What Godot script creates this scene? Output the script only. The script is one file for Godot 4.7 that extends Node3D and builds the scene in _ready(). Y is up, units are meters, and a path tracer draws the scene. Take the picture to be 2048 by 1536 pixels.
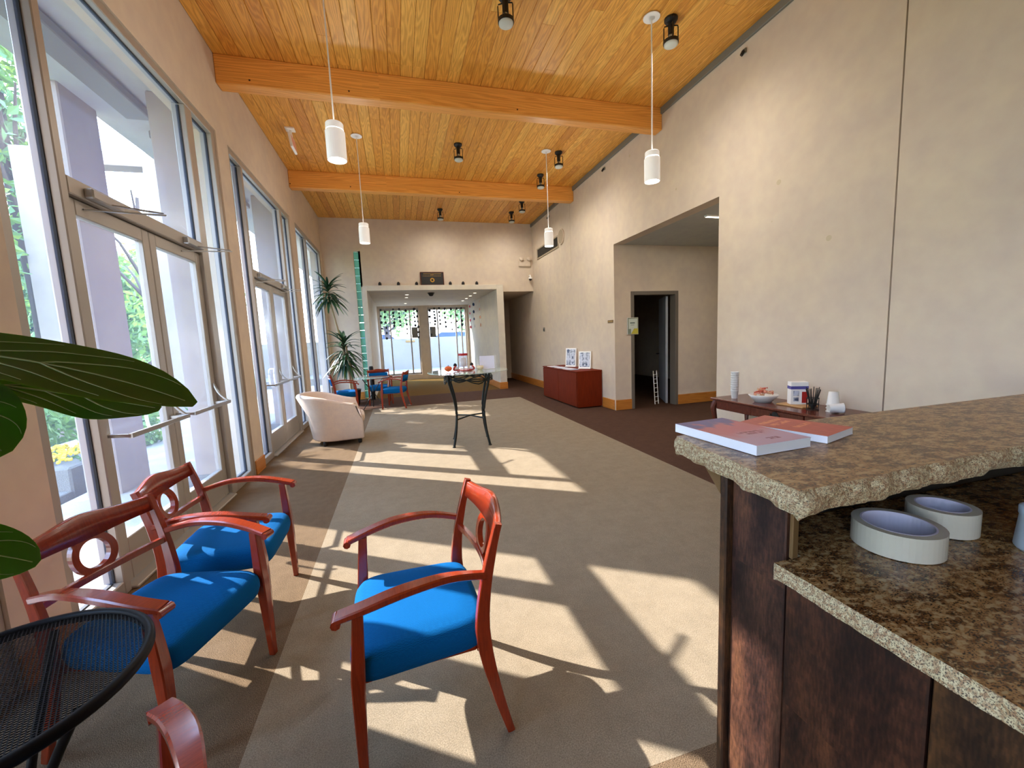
extends Node3D

const WL := -1.74      # inner face of the glazed wall
const WR := 3.98       # inner face of the long plain wall
const ZF := -11.65     # far wall
const ZB := 4.2        # wall behind the camera
const CEIL := 4.75

var M := {}
var taken := {}
var rng := RandomNumberGenerator.new()

# ---------------------------------------------------------------- shape helpers
func S() -> SurfaceTool:
	var st := SurfaceTool.new()
	st.begin(Mesh.PRIMITIVE_TRIANGLES)
	return st

func emit(st: SurfaceTool, t: PackedVector3Array, smooth: int = -1, check := true) -> void:
	var vol := 0.0
	if check:
		var o := t[0]
		for i in range(0, t.size(), 3):
			vol += (t[i] - o).dot((t[i + 1] - o).cross(t[i + 2] - o))
	st.set_smooth_group(smooth)
	for i in range(0, t.size(), 3):
		st.add_vertex(t[i])
		if vol >= 0.0:
			st.add_vertex(t[i + 2]); st.add_vertex(t[i + 1])
		else:
			st.add_vertex(t[i + 1]); st.add_vertex(t[i + 2])

func quad(t: PackedVector3Array, a: Vector3, b: Vector3, c: Vector3, d: Vector3) -> void:
	t.append(a); t.append(b); t.append(c); t.append(a); t.append(c); t.append(d)

func box(st: SurfaceTool, c: Vector3, s: Vector3, bev := 0.0, b := Basis.IDENTITY) -> void:
	var h := s / 2.0
	var t := PackedVector3Array()
	bev = minf(bev, minf(h.x, minf(h.y, h.z)) * 0.9)
	if bev <= 0.0:
		var p := []
		for i in 8:
			p.append(c + b * Vector3(h.x * (1 if i & 1 else -1), h.y * (1 if i & 2 else -1), h.z * (1 if i & 4 else -1)))
		for f in [[0, 2, 3, 1], [4, 5, 7, 6], [0, 1, 5, 4], [2, 6, 7, 3], [0, 4, 6, 2], [1, 3, 7, 5]]:
			quad(t, p[f[0]], p[f[1]], p[f[2]], p[f[3]])
		emit(st, t)
		return
	# each face inset by the chamfer, then edge strips and corners
	var q := {}
	for i in 8:
		var sg := Vector3(1 if i & 1 else -1, 1 if i & 2 else -1, 1 if i & 4 else -1)
		for ax in 3:
			var v := sg * (h - Vector3.ONE * bev)
			v[ax] = sg[ax] * h[ax]
			q[i * 3 + ax] = c + b * v
	for ax in 3:
		var u := 1 << ((ax + 1) % 3)
		var w := 1 << ((ax + 2) % 3)
		for s2 in [0, 1 << ax]:
			if s2 == 0:
				quad(t, q[s2 * 3 + ax], q[(s2 | w) * 3 + ax], q[(s2 | u | w) * 3 + ax], q[(s2 | u) * 3 + ax])
			else:
				quad(t, q[s2 * 3 + ax], q[(s2 | u) * 3 + ax], q[(s2 | u | w) * 3 + ax], q[(s2 | w) * 3 + ax])
	for ax in 3: # edges along axis ax, between faces a1 and a2
		var a1 := (ax + 1) % 3
		var a2 := (ax + 2) % 3
		for i1 in 2:
			for i2 in 2:
				var base := (i1 << a1) | (i2 << a2)
				var e0 := base
				var e1 := base | (1 << ax)
				if (i1 ^ i2) == 1:
					quad(t, q[e0 * 3 + a1], q[e0 * 3 + a2], q[e1 * 3 + a2], q[e1 * 3 + a1])
				else:
					quad(t, q[e0 * 3 + a1], q[e1 * 3 + a1], q[e1 * 3 + a2], q[e0 * 3 + a2])
	for i in 8:
		var odd := ((i & 1) + ((i >> 1) & 1) + ((i >> 2) & 1)) % 2
		if odd == 1:
			t.append(q[i * 3]); t.append(q[i * 3 + 1]); t.append(q[i * 3 + 2])
		else:
			t.append(q[i * 3]); t.append(q[i * 3 + 2]); t.append(q[i * 3 + 1])
	emit(st, t)

func bb(st: SurfaceTool, x0: float, x1: float, y0: float, y1: float, z0: float, z1: float, bev := 0.0) -> void:
	box(st, Vector3((x0 + x1) / 2, (y0 + y1) / 2, (z0 + z1) / 2), Vector3(absf(x1 - x0), absf(y1 - y0), absf(z1 - z0)), bev)

func loft(st: SurfaceTool, rings: Array, cap := true, smooth := 1, closed := false) -> void:
	var t := PackedVector3Array()
	var n: int = rings[0].size()
	var m := rings.size()
	for i in (m if closed else m - 1):
		var r0: PackedVector3Array = rings[i]
		var r1: PackedVector3Array = rings[(i + 1) % m]
		for k in n:
			quad(t, r0[k], r0[(k + 1) % n], r1[(k + 1) % n], r1[k])
	var caps := PackedVector3Array()
	if cap and not closed:
		for e in [0, m - 1]:
			var r: PackedVector3Array = rings[e]
			var c := Vector3.ZERO
			for p in r: c += p
			c /= n
			for k in n:
				var a := r[k]
				var b2 := r[(k + 1) % n]
				if e == 0:
					caps.append(c); caps.append(b2); caps.append(a)
				else:
					caps.append(c); caps.append(a); caps.append(b2)
	# one orientation test for the whole solid
	var vol := 0.0
	var o := t[0]
	for arr in [t, caps]:
		for i in range(0, arr.size(), 3):
			vol += (arr[i] - o).dot((arr[i + 1] - o).cross(arr[i + 2] - o))
	for pr in [[t, smooth], [caps, -1]]:
		var arr: PackedVector3Array = pr[0]
		if arr.is_empty(): continue
		if vol < 0.0:
			for i in range(0, arr.size(), 3):
				var x := arr[i + 1]
				arr[i + 1] = arr[i + 2]
				arr[i + 2] = x
		emit(st, arr, pr[1], false)

func frames(path: PackedVector3Array, up: Vector3) -> Array:
	var out := []
	var n := path.size()
	for i in n:
		var d := (path[mini(i + 1, n - 1)] - path[maxi(i - 1, 0)]).normalized()
		var side := up.cross(d)
		if side.length() < 0.05: side = Vector3.RIGHT.cross(d) if absf(d.x) < 0.9 else Vector3.BACK.cross(d)
		side = side.normalized()
		out.append([side, d.cross(side).normalized()])
	return out

func tube(st: SurfaceTool, path: PackedVector3Array, r, seg := 8, up := Vector3.UP) -> void:
	var fr := frames(path, up)
	var rings := []
	for i in path.size():
		var rr: float = r[i] if r is Array else r
		var ring := PackedVector3Array()
		for k in seg:
			var a := TAU * k / seg
			ring.append(path[i] + fr[i][0] * cos(a) * rr + fr[i][1] * sin(a) * rr)
		rings.append(ring)
	loft(st, rings)

# a bar of rectangular section (w across, h along 'up') with chamfered corners
func bar(st: SurfaceTool, path: PackedVector3Array, w, h, up := Vector3.UP, ch := 0.2) -> void:
	var fr := frames(path, up)
	var rings := []
	for i in path.size():
		var ww: float = (w[i] if w is Array else w) / 2.0
		var hh: float = (h[i] if h is Array else h) / 2.0
		var cc := minf(ww, hh) * ch
		var ring := PackedVector3Array()
		for p in [Vector2(ww, hh - cc), Vector2(ww - cc, hh), Vector2(-ww + cc, hh), Vector2(-ww, hh - cc), Vector2(-ww, -hh + cc), Vector2(-ww + cc, -hh), Vector2(ww - cc, -hh), Vector2(ww, -hh + cc)]:
			ring.append(path[i] + fr[i][0] * p.x + fr[i][1] * p.y)
		rings.append(ring)
	# flat round the section, so keep each strip its own smooth group
	var n := 8
	for k in n:
		var t := PackedVector3Array()
		for i in rings.size() - 1:
			quad(t, rings[i][k], rings[i][(k + 1) % n], rings[i + 1][(k + 1) % n], rings[i + 1][k])
		emit(st, t, 10 + k, false)
	for e in [0, rings.size() - 1]:
		var t := PackedVector3Array()
		for k in range(1, n - 1):
			if e == 0:
				t.append(rings[e][0]); t.append(rings[e][k + 1]); t.append(rings[e][k])
			else:
				t.append(rings[e][0]); t.append(rings[e][k]); t.append(rings[e][k + 1])
		emit(st, t, -1, false)

func lathe(st: SurfaceTool, prof: Array, c := Vector3.ZERO, seg := 20, b := Basis.IDENTITY, smooth := 1, closed := false) -> void:
	var rings := []
	for p in prof:
		var ring := PackedVector3Array()
		for k in seg:
			var a := TAU * k / seg
			ring.append(c + b * Vector3(cos(a) * p[0], p[1], sin(a) * p[0]))
		rings.append(ring)
	loft(st, rings, not closed, smooth, closed)

func disc_solid(st: SurfaceTool, c: Vector3, r: float, h: float, seg := 32, bev := 0.002, b := Basis.IDENTITY) -> void:
	lathe(st, [[r - bev, 0], [r, bev], [r, h - bev], [r - bev, h]], c, seg, b, -1)

func prism(st: SurfaceTool, poly: PackedVector2Array, depth: float, tr: Transform3D) -> void:
	# poly in local xy, depth along local z, centred
	var idx := Geometry2D.triangulate_polygon(poly)
	var t := PackedVector3Array()
	var n := poly.size()
	if Geometry2D.is_polygon_clockwise(poly):
		poly.reverse()
		idx = Geometry2D.triangulate_polygon(poly)
	for i in range(0, idx.size(), 3):
		var a := poly[idx[i]]
		var b := poly[idx[i + 1]]
		var c := poly[idx[i + 2]]
		if (b - a).cross(c - a) < 0.0:
			var x := b; b = c; c = x
		t.append(tr * Vector3(a.x, a.y, depth / 2)); t.append(tr * Vector3(b.x, b.y, depth / 2)); t.append(tr * Vector3(c.x, c.y, depth / 2))
		t.append(tr * Vector3(a.x, a.y, -depth / 2)); t.append(tr * Vector3(c.x, c.y, -depth / 2)); t.append(tr * Vector3(b.x, b.y, -depth / 2))
	for i in n:
		var a := poly[i]
		var b := poly[(i + 1) % n]
		quad(t, tr * Vector3(a.x, a.y, depth / 2), tr * Vector3(a.x, a.y, -depth / 2), tr * Vector3(b.x, b.y, -depth / 2), tr * Vector3(b.x, b.y, depth / 2))
	emit(st, t)

func done(st: SurfaceTool) -> ArrayMesh:
	st.generate_normals()
	st.index()
	return st.commit()

func numbered(called: String) -> String:
	if not taken.has(called):
		taken[called] = 0
		return called
	taken[called] += 1
	return "%s_%03d" % [called, taken[called]]

func obj(called: String, st: SurfaceTool, m: Material, parent: Node = null) -> MeshInstance3D:
	return put(called, done(st), m, parent)

func put(called: String, mesh: Mesh, m: Material, parent: Node = null) -> MeshInstance3D:
	var o := MeshInstance3D.new()
	o.mesh = mesh
	o.material_override = m
	if parent == null:
		o.name = numbered(called)
		add_child(o)
	else:
		o.name = called
		parent.add_child(o, true)
	return o

func tag(o: Node, label: String, category: String, group := "", kind := "") -> Node:
	o.set_meta("label", label)
	o.set_meta("category", category)
	if group != "": o.set_meta("group", group)
	if kind != "": o.set_meta("kind", kind)
	return o

func thing(called: String, label: String, category: String, at := Vector3.ZERO, turn := 0.0, group := "", kind := "") -> Node3D:
	var o := Node3D.new()
	o.name = numbered(called)
	add_child(o)
	o.position = at
	o.rotation.y = turn
	tag(o, label, category, group, kind)
	return o

func struct(called: String, label: String, category: String) -> Node3D:
	return thing(called, label, category, Vector3.ZERO, 0.0, "", "structure")

func dup(o: Node3D, label: String, at: Vector3, turn := 0.0) -> Node3D:
	var base := String(o.name)
	var c: Node3D = o.duplicate()
	c.name = numbered(base)
	add_child(c)
	c.position = at
	c.rotation.y = turn
	c.set_meta("label", label)
	return c

func P(a: Array) -> PackedVector3Array:
	var p := PackedVector3Array()
	for v in a: p.append(v)
	return p

func smooth_path(a: Array, per := 6) -> PackedVector3Array:
	var out := PackedVector3Array()
	var n := a.size()
	for i in n - 1:
		var p0: Vector3 = a[maxi(i - 1, 0)]
		var p1: Vector3 = a[i]
		var p2: Vector3 = a[i + 1]
		var p3: Vector3 = a[mini(i + 2, n - 1)]
		for k in per:
			out.append(p1.cubic_interpolate(p2, p0, p3, float(k) / per))
	out.append(a[n - 1])
	return out

# ---------------------------------------------------------------- materials
func noise(freq: float, seed_: int, oct := 4, type := FastNoiseLite.TYPE_SIMPLEX_SMOOTH) -> FastNoiseLite:
	var n := FastNoiseLite.new()
	n.noise_type = type
	n.seed = seed_
	n.frequency = freq
	n.fractal_octaves = oct
	return n

func grey(n: FastNoiseLite, w: int, h: int) -> PackedByteArray:
	var im := n.get_seamless_image(w, h)
	im.convert(Image.FORMAT_L8)
	return im.get_data()

func image_from(w: int, h: int, f: Callable) -> ImageTexture:
	var d := PackedByteArray()
	d.resize(w * h * 3)
	for i in w * h:
		var c: Color = f.call(i)
		d[i * 3] = clampi(int(c.r * 255.0), 0, 255)
		d[i * 3 + 1] = clampi(int(c.g * 255.0), 0, 255)
		d[i * 3 + 2] = clampi(int(c.b * 255.0), 0, 255)
	var im := Image.create_from_data(w, h, false, Image.FORMAT_RGB8, d)
	im.generate_mipmaps()
	return ImageTexture.create_from_image(im)

func c8(r: int, g: int, b: int) -> Color:
	return Color8(r, g, b)

func mat(c: Color, rough := 0.6, metal := 0.0) -> StandardMaterial3D:
	var m := StandardMaterial3D.new()
	m.albedo_color = c
	m.roughness = rough
	m.metallic = metal
	return m

func textured(t: Texture2D, rough: float, scale: Vector3, world := true, tint := Color.WHITE) -> StandardMaterial3D:
	var m := mat(tint, rough)
	m.albedo_texture = t
	m.uv1_triplanar = true
	m.uv1_world_triplanar = world
	m.uv1_scale = scale
	return m

func relief(m: StandardMaterial3D, t: Texture2D, depth: float) -> void:
	m.heightmap_enabled = true
	m.heightmap_texture = t
	m.heightmap_scale = depth

func make_materials() -> void:
	var fine := grey(noise(0.22, 3, 2), 512, 512)
	var mid := grey(noise(0.03, 5, 4), 512, 512)
	var coarse := grey(noise(0.008, 9, 3), 512, 512)
	var speck := grey(noise(0.35, 12, 1, FastNoiseLite.TYPE_CELLULAR), 512, 512)
	# carpet pile, as grey levels round one, tinted per carpet
	var pile := image_from(512, 512, func(i: int): 
		var f := fine[i] / 255.0
		var c := coarse[i] / 255.0
		var v := 0.80 + 0.26 * (f - 0.5) + 0.05 * (c - 0.5) + 0.04 * (mid[i] / 255.0 - 0.5)
		return Color(v, v * 0.995, v * 0.985))
	var pile2 := image_from(512, 512, func(i: int): 
		var f := fine[i] / 255.0
		var s := speck[i] / 255.0
		var c := coarse[i] / 255.0
		var v := 0.72 + 0.55 * (f - 0.5) + 0.06 * (c - 0.5) + (0.14 if s > 0.72 else 0.0)
		return Color(v, v * 0.99, v * 0.97))
	M.carpet = textured(pile, 0.95, Vector3.ONE * 1.3, true, c8(182, 166, 142))
	relief(M.carpet, pile, 0.25)
	M.carpet_left = textured(pile2, 0.95, Vector3.ONE * 1.9, true, c8(160, 136, 110))
	relief(M.carpet_left, pile2, 0.4)
	M.carpet_dark = textured(pile, 0.95, Vector3.ONE * 1.5, true, c8(108, 82, 69))
	M.carpet_entry = textured(pile, 0.95, Vector3.ONE * 1.5, true, c8(136, 104, 52))
	# painted plaster
	var plaster := image_from(512, 512, func(i: int): 
		var c := coarse[i] / 255.0
		var m2 := mid[i] / 255.0
		var v := 0.93 + 0.045 * (c - 0.5) + 0.03 * (m2 - 0.5)
		return Color(v, v * (0.994 + 0.012 * (m2 - 0.5)), v * (0.985 - 0.03 * (c - 0.5))))
	M.wall = textured(plaster, 0.85, Vector3.ONE * 0.35, true, c8(234, 218, 199))
	M.entry = textured(plaster, 0.7, Vector3.ONE * 0.35, true, c8(236, 228, 212))
	M.stucco = textured(plaster, 0.9, Vector3.ONE * 0.5, true, c8(186, 170, 158))
	M.patch = mat(c8(204, 188, 158), 0.9)
	M.soffit = textured(plaster, 0.9, Vector3.ONE * 0.5, true, c8(206, 208, 204))
	# ceiling boards: long grain along z, a few tones
	var g1 := grey(noise(0.010, 21, 3), 512, 512)
	var g2 := grey(noise(0.16, 22, 3), 512, 512)
	var grain := image_from(512, 512, func(i: int): 
		var x := i % 512
		var y := i / 512
		# stretch: read the noise slowly along y
		var w := g1[((y / 2) % 512) * 512 + x] / 255.0
		var ring := 0.5 + 0.5 * sin(x * 0.30 + w * 34.0)
		var pore := g2[((y / 10) % 512) * 512 + x] / 255.0
		var v := 0.88 + 0.10 * ring + 0.14 * (pore - 0.5)
		return Color(v, v * (0.95 + 0.05 * ring), v * (0.88 + 0.12 * ring)))
	var grain_h := image_from(512, 512, func(i: int):
		var y := i % 512
		var x := i / 512
		var w := g1[((y / 3) % 512) * 512 + x] / 255.0
		var ring := 0.5 + 0.5 * sin(x * 0.34 + w * 20.0)
		var pore := g2[((y / 14) % 512) * 512 + x] / 255.0
		var v := 0.90 + 0.07 * ring + 0.14 * (pore - 0.5)
		return Color(v, v * (0.95 + 0.05 * ring), v * (0.88 + 0.12 * ring)))
	var calm := image_from(256, 256, func(i: int):
		var x := i % 256
		var y := i / 256
		var pore := g2[((y / 6) % 512) * 512 + x * 2] / 255.0
		var w := mid[(y / 2) * 512 + x * 2] / 255.0
		var v := 0.90 + 0.22 * (pore - 0.5) + 0.12 * (w - 0.5)
		return Color(v, v * 0.97, v * 0.95))
	M.plank = []
	var tones := [c8(248, 184, 84), c8(240, 172, 74), c8(252, 194, 94), c8(234, 162, 68), c8(244, 178, 80), c8(228, 158, 66)]
	for k in 6:
		var m := textured(grain, 0.42, Vector3(0.9, 0.9, 0.24), true, tones[k])
		m.uv1_offset = Vector3(0.173 * k, 0.31 * k, 0.137 * k)
		M.plank.append(m)
	M.beam = textured(grain_h, 0.4, Vector3(0.22, 1.1, 1.1), true, c8(255, 182, 90))
	M.baseboard = textured(grain_h, 0.4, Vector3(0.4, 1.4, 0.4), true, c8(214, 140, 62))
	M.groove = mat(c8(92, 52, 20), 0.7)
	# cherry chair wood
	M.cherry = textured(calm, 0.24, Vector3(2.4, 1.2, 2.4), false, c8(162, 54, 22))
	M.cherry.clearcoat_enabled = true
	M.cherry.clearcoat = 0.6
	M.cherry.clearcoat_roughness = 0.12
	M.mahogany = textured(calm, 0.22, Vector3(1.6, 1.6, 1.6), false, c8(104, 48, 36))
	M.cabinet = textured(calm, 0.6, Vector3(1.6, 0.5, 1.6), true, c8(126, 44, 14))
	# dark stained bar panels
	var b1 := grey(noise(0.012, 31, 4), 512, 512)
	var dark := image_from(512, 512, func(i: int): 
		var x := i % 512
		var y := i / 512
		var w := b1[((y / 4) % 512) * 512 + x] / 255.0
		var p := g2[x * 512 + ((y / 7) % 512)] / 255.0
		var q := fine[((y / 5) % 512) * 512 + x] / 255.0
		var v := 0.40 + 0.50 * (w - 0.48) + 0.30 * (q - 0.5) + 0.12 * (p - 0.5) + 0.16 * (mid[i] / 255.0 - 0.5)
		v = clampf(v, 0.12, 1.0)
		return Color(v * 0.60, v * (0.42 + 0.04 * w), v * (0.34 - 0.06 * (w - 0.5))))
	M.panel = []
	for k in 3:
		var m := textured(dark, 0.45, Vector3(1.2, 1.2, 1.2), true, [Color(1, 0.86, 0.84), Color(1.0, 0.80, 0.70), Color(0.98, 0.86, 0.66)][k])
		m.uv1_offset = Vector3(0.2 * k, 0.37 * k, 0.41 * k)
		M.panel.append(m)
	# granite: gold ground, brown clouds, black flecks
	var n1 := grey(noise(0.011, 41, 5), 512, 512)
	var n2 := grey(noise(0.035, 42, 4), 512, 512)
	var n3 := grey(noise(0.12, 43, 3), 512, 512)
	var granite := image_from(512, 512, func(i: int): 
		var a := n1[i] / 255.0
		var b := n2[i] / 255.0
		var f := n3[i] / 255.0
		var c := Color(0.70, 0.55, 0.36).lerp(Color(0.50, 0.35, 0.21), smoothstep(0.40, 0.68, a))
		c = c.lerp(Color(0.80, 0.72, 0.56), smoothstep(0.52, 0.75, b) * 0.8)
		c = c.lerp(Color(0.13, 0.10, 0.08), smoothstep(0.56, 0.70, f) * smoothstep(0.34, 0.62, 1.0 - b))
		c = c.lerp(Color(0.22, 0.16, 0.11), smoothstep(0.60, 0.78, a) * smoothstep(0.42, 0.6, f) * 0.8)
		return c)
	M.granite = textured(granite, 0.32, Vector3(1.5, 2.6, 2.6), true, Color(0.86, 0.82, 0.76))
	M.granite_dark = textured(granite, 0.24, Vector3(2.2, 3.4, 3.4), true, Color(0.85, 0.8, 0.74))
	var rough_stone := image_from(512, 512, func(i: int): 
		var b := n2[(i + 70000) % 262144] / 255.0
		var f := n3[i] / 255.0
		var c := Color(0.80, 0.74, 0.58).lerp(Color(0.62, 0.48, 0.34), smoothstep(0.42, 0.7, b))
		c = c.lerp(Color(0.20, 0.16, 0.13), smoothstep(0.57, 0.68, f))
		return c)
	M.granite_edge = textured(rough_stone, 0.7, Vector3(4.5, 4.5, 4.5), true)
	# cloth
	var weave := image_from(256, 256, func(i: int): 
		var x := i % 256
		var y := i / 256
		var f := fine[(y * 2 % 512) * 512 + x * 2 % 512] / 255.0
		var h := 0.84 + 0.16 * sin(y * TAU / 6.0 + 1.5 * sin(x * TAU / 32.0)) * (0.6 + 0.4 * sin(x * TAU / 8.0)) + 0.30 * (f - 0.5)
		return Color(h * 0.92, h, h))
	M.blue = textured(weave, 0.9, Vector3.ONE * 5.0, false, c8(12, 110, 182))
	relief(M.blue, weave, 0.12)
	M.blue.metallic_specular = 0.2
	M.leather = textured(plaster, 0.5, Vector3.ONE * 2.0, false, c8(240, 216, 196))
	# metal, glass, plain paints
	M.frame = mat(c8(176, 170, 162), 0.38, 0.3)
	M.frame_dark = mat(c8(40, 44, 52), 0.6)
	M.steel = mat(c8(186, 188, 190), 0.3, 0.8)
	M.iron = mat(c8(34, 40, 40), 0.45, 0.5)
	M.black = mat(c8(18, 18, 18), 0.5)
	M.black_table = mat(c8(15, 15, 17), 0.45)
	M.white = mat(c8(250, 249, 246), 0.5)
	M.white_gloss = mat(c8(232, 232, 230), 0.3)
	M.lens = mat(c8(206, 210, 200), 0.4)
	M.trim_grey = mat(c8(126, 126, 118), 0.5, 0.2)
	M.dark_void = mat(c8(30, 22, 18), 0.8)
	M.glass = mat(Color(0.52, 0.64, 0.90, 0.36), 0.2)
	M.glass.transparency = BaseMaterial3D.TRANSPARENCY_ALPHA
	M.tabletop = mat(Color(0.72, 0.86, 0.84, 0.25), 0.03)
	M.tabletop.transparency = BaseMaterial3D.TRANSPARENCY_ALPHA
	M.block = mat(Color(0.52, 0.78, 0.72), 0.2)
	M.block.backlight_enabled = true
	M.block.backlight = Color(0.36, 0.58, 0.53)
	M.court = textured(plaster, 0.9, Vector3.ONE * 0.5, true, c8(158, 151, 136))
	M.clear = mat(Color(0.95, 0.96, 0.97, 0.18), 0.08)
	M.clear.transparency = BaseMaterial3D.TRANSPARENCY_ALPHA
	# outdoors
	M.paving = textured(pile, 0.9, Vector3.ONE * 0.6, true, c8(214, 206, 194))
	M.mulch = textured(pile2, 0.95, Vector3.ONE * 1.2, true, c8(150, 130, 116))
	M.stone = textured(pile2, 0.9, Vector3.ONE * 1.0, true, c8(176, 172, 164))
	M.lawn = textured(pile2, 0.95, Vector3.ONE * 0.8, true, c8(120, 150, 74))
	M.bark = textured(pile2, 0.9, Vector3(1, 0.4, 1), true, c8(120, 104, 88))
	M.leaf = []
	for k in 4:
		var m := mat([c8(92, 128, 62), c8(72, 108, 58), c8(124, 150, 78), c8(84, 116, 76)][k], 0.6)
		m.backlight_enabled = true
		m.backlight = Color(0.45, 0.55, 0.2)
		M.leaf.append(m)
	for k in ["carpet", "carpet_left", "carpet_dark", "carpet_entry", "wall", "entry", "stucco", "soffit"]: M[k].metallic_specular = 0.12
	for k in ["cabinet", "black_table"]: M[k].metallic_specular = 0.25
	M.yellow = mat(c8(240, 208, 40), 0.7)
	M.dracaena = []
	for k in 3:
		var m := mat([c8(38, 72, 40), c8(30, 58, 36), c8(96, 120, 52)][k], 0.4)
		m.backlight_enabled = true
		m.backlight = Color(0.12, 0.22, 0.08)
		M.dracaena.append(m)
	M.fig = mat(c8(40, 54, 16), 0.34)
	M.fig.backlight_enabled = true
	M.fig.backlight = Color(0.42, 0.62, 0.06)
	M.fig_vein = mat(c8(126, 138, 84), 0.4)
	M.cane = mat(c8(168, 146, 112), 0.8)
	M.gold = mat(c8(190, 150, 70), 0.35, 0.8)
	M.tape = mat(c8(206, 200, 180), 0.22)
	M.tape_side = mat(c8(150, 142, 112), 0.4)
	M.card = mat(c8(214, 210, 226), 0.7)
	M.paper = mat(c8(236, 236, 240), 0.7)
	M.orange = mat(c8(226, 100, 34), 0.5)

# ---------------------------------------------------------------- the room
func camera_and_light() -> void:
	var cam := Camera3D.new()
	cam.name = "camera"
	cam.position = Vector3(0, 1.5, 0)
	cam.rotation_degrees = Vector3(-6.564, -15.32, -2.495)
	cam.fov = rad_to_deg(2.0 * atan(768.0 / 811.4))
	cam.near = 0.02
	cam.far = 300.0
	add_child(cam)
	cam.make_current()
	var e := Environment.new()
	e.background_mode = Environment.BG_SKY
	var sky := Sky.new()
	var sm := ProceduralSkyMaterial.new()
	sm.sky_top_color = Color(0.62, 0.76, 0.95)
	sm.sky_horizon_color = Color(0.95, 0.96, 0.97)
	sm.ground_horizon_color = Color(0.75, 0.74, 0.70)
	sm.ground_bottom_color = Color(0.5, 0.48, 0.44)
	sm.sky_energy_multiplier = 3.4
	sm.ground_energy_multiplier = 2.0
	sm.sun_angle_max = 12.0
	sky.sky_material = sm
	e.sky = sky
	e.tonemap_mode = Environment.TONE_MAPPER_LINEAR
	e.tonemap_exposure = 1.4
	e.sdfgi_enabled = true
	e.ssao_enabled = true
	e.ssil_enabled = true
	var w := WorldEnvironment.new()
	w.name = "environment"
	w.environment = e
	add_child(w)
	var sun := DirectionalLight3D.new()
	sun.name = "sun"
	sun.light_energy = 5.2
	sun.light_color = Color(1.0, 0.98, 0.96)
	sun.light_angular_distance = 0.55
	sun.shadow_enabled = true
	add_child(sun)
	sun.look_at_from_position(Vector3.ZERO, Vector3(1.0, -0.889, 0.685), Vector3.UP)

func wall_with_holes(st: SurfaceTool, x0: float, x1: float, y0: float, y1: float, za: float, zb: float, holes: Array) -> void:
	# a wall across x, running from z=za down to z=zb; holes are [z near, z far, y bottom, y top]
	var z := za
	for h in holes:
		if z - h[0] > 0.001: bb(st, x0, x1, y0, y1, h[0], z)
		if h[2] > y0: bb(st, x0, x1, y0, h[2], h[1], h[0])
		if h[3] < y1: bb(st, x0, x1, h[3], y1, h[1], h[0])
		z = h[1]
	if z - zb > 0.001: bb(st, x0, x1, y0, y1, zb, z)

var WIN := [[3.73, 0.92], [0.60, -2.21], [-2.53, -5.34], [-5.66, -8.47], [-8.84, -11.49]]

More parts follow.
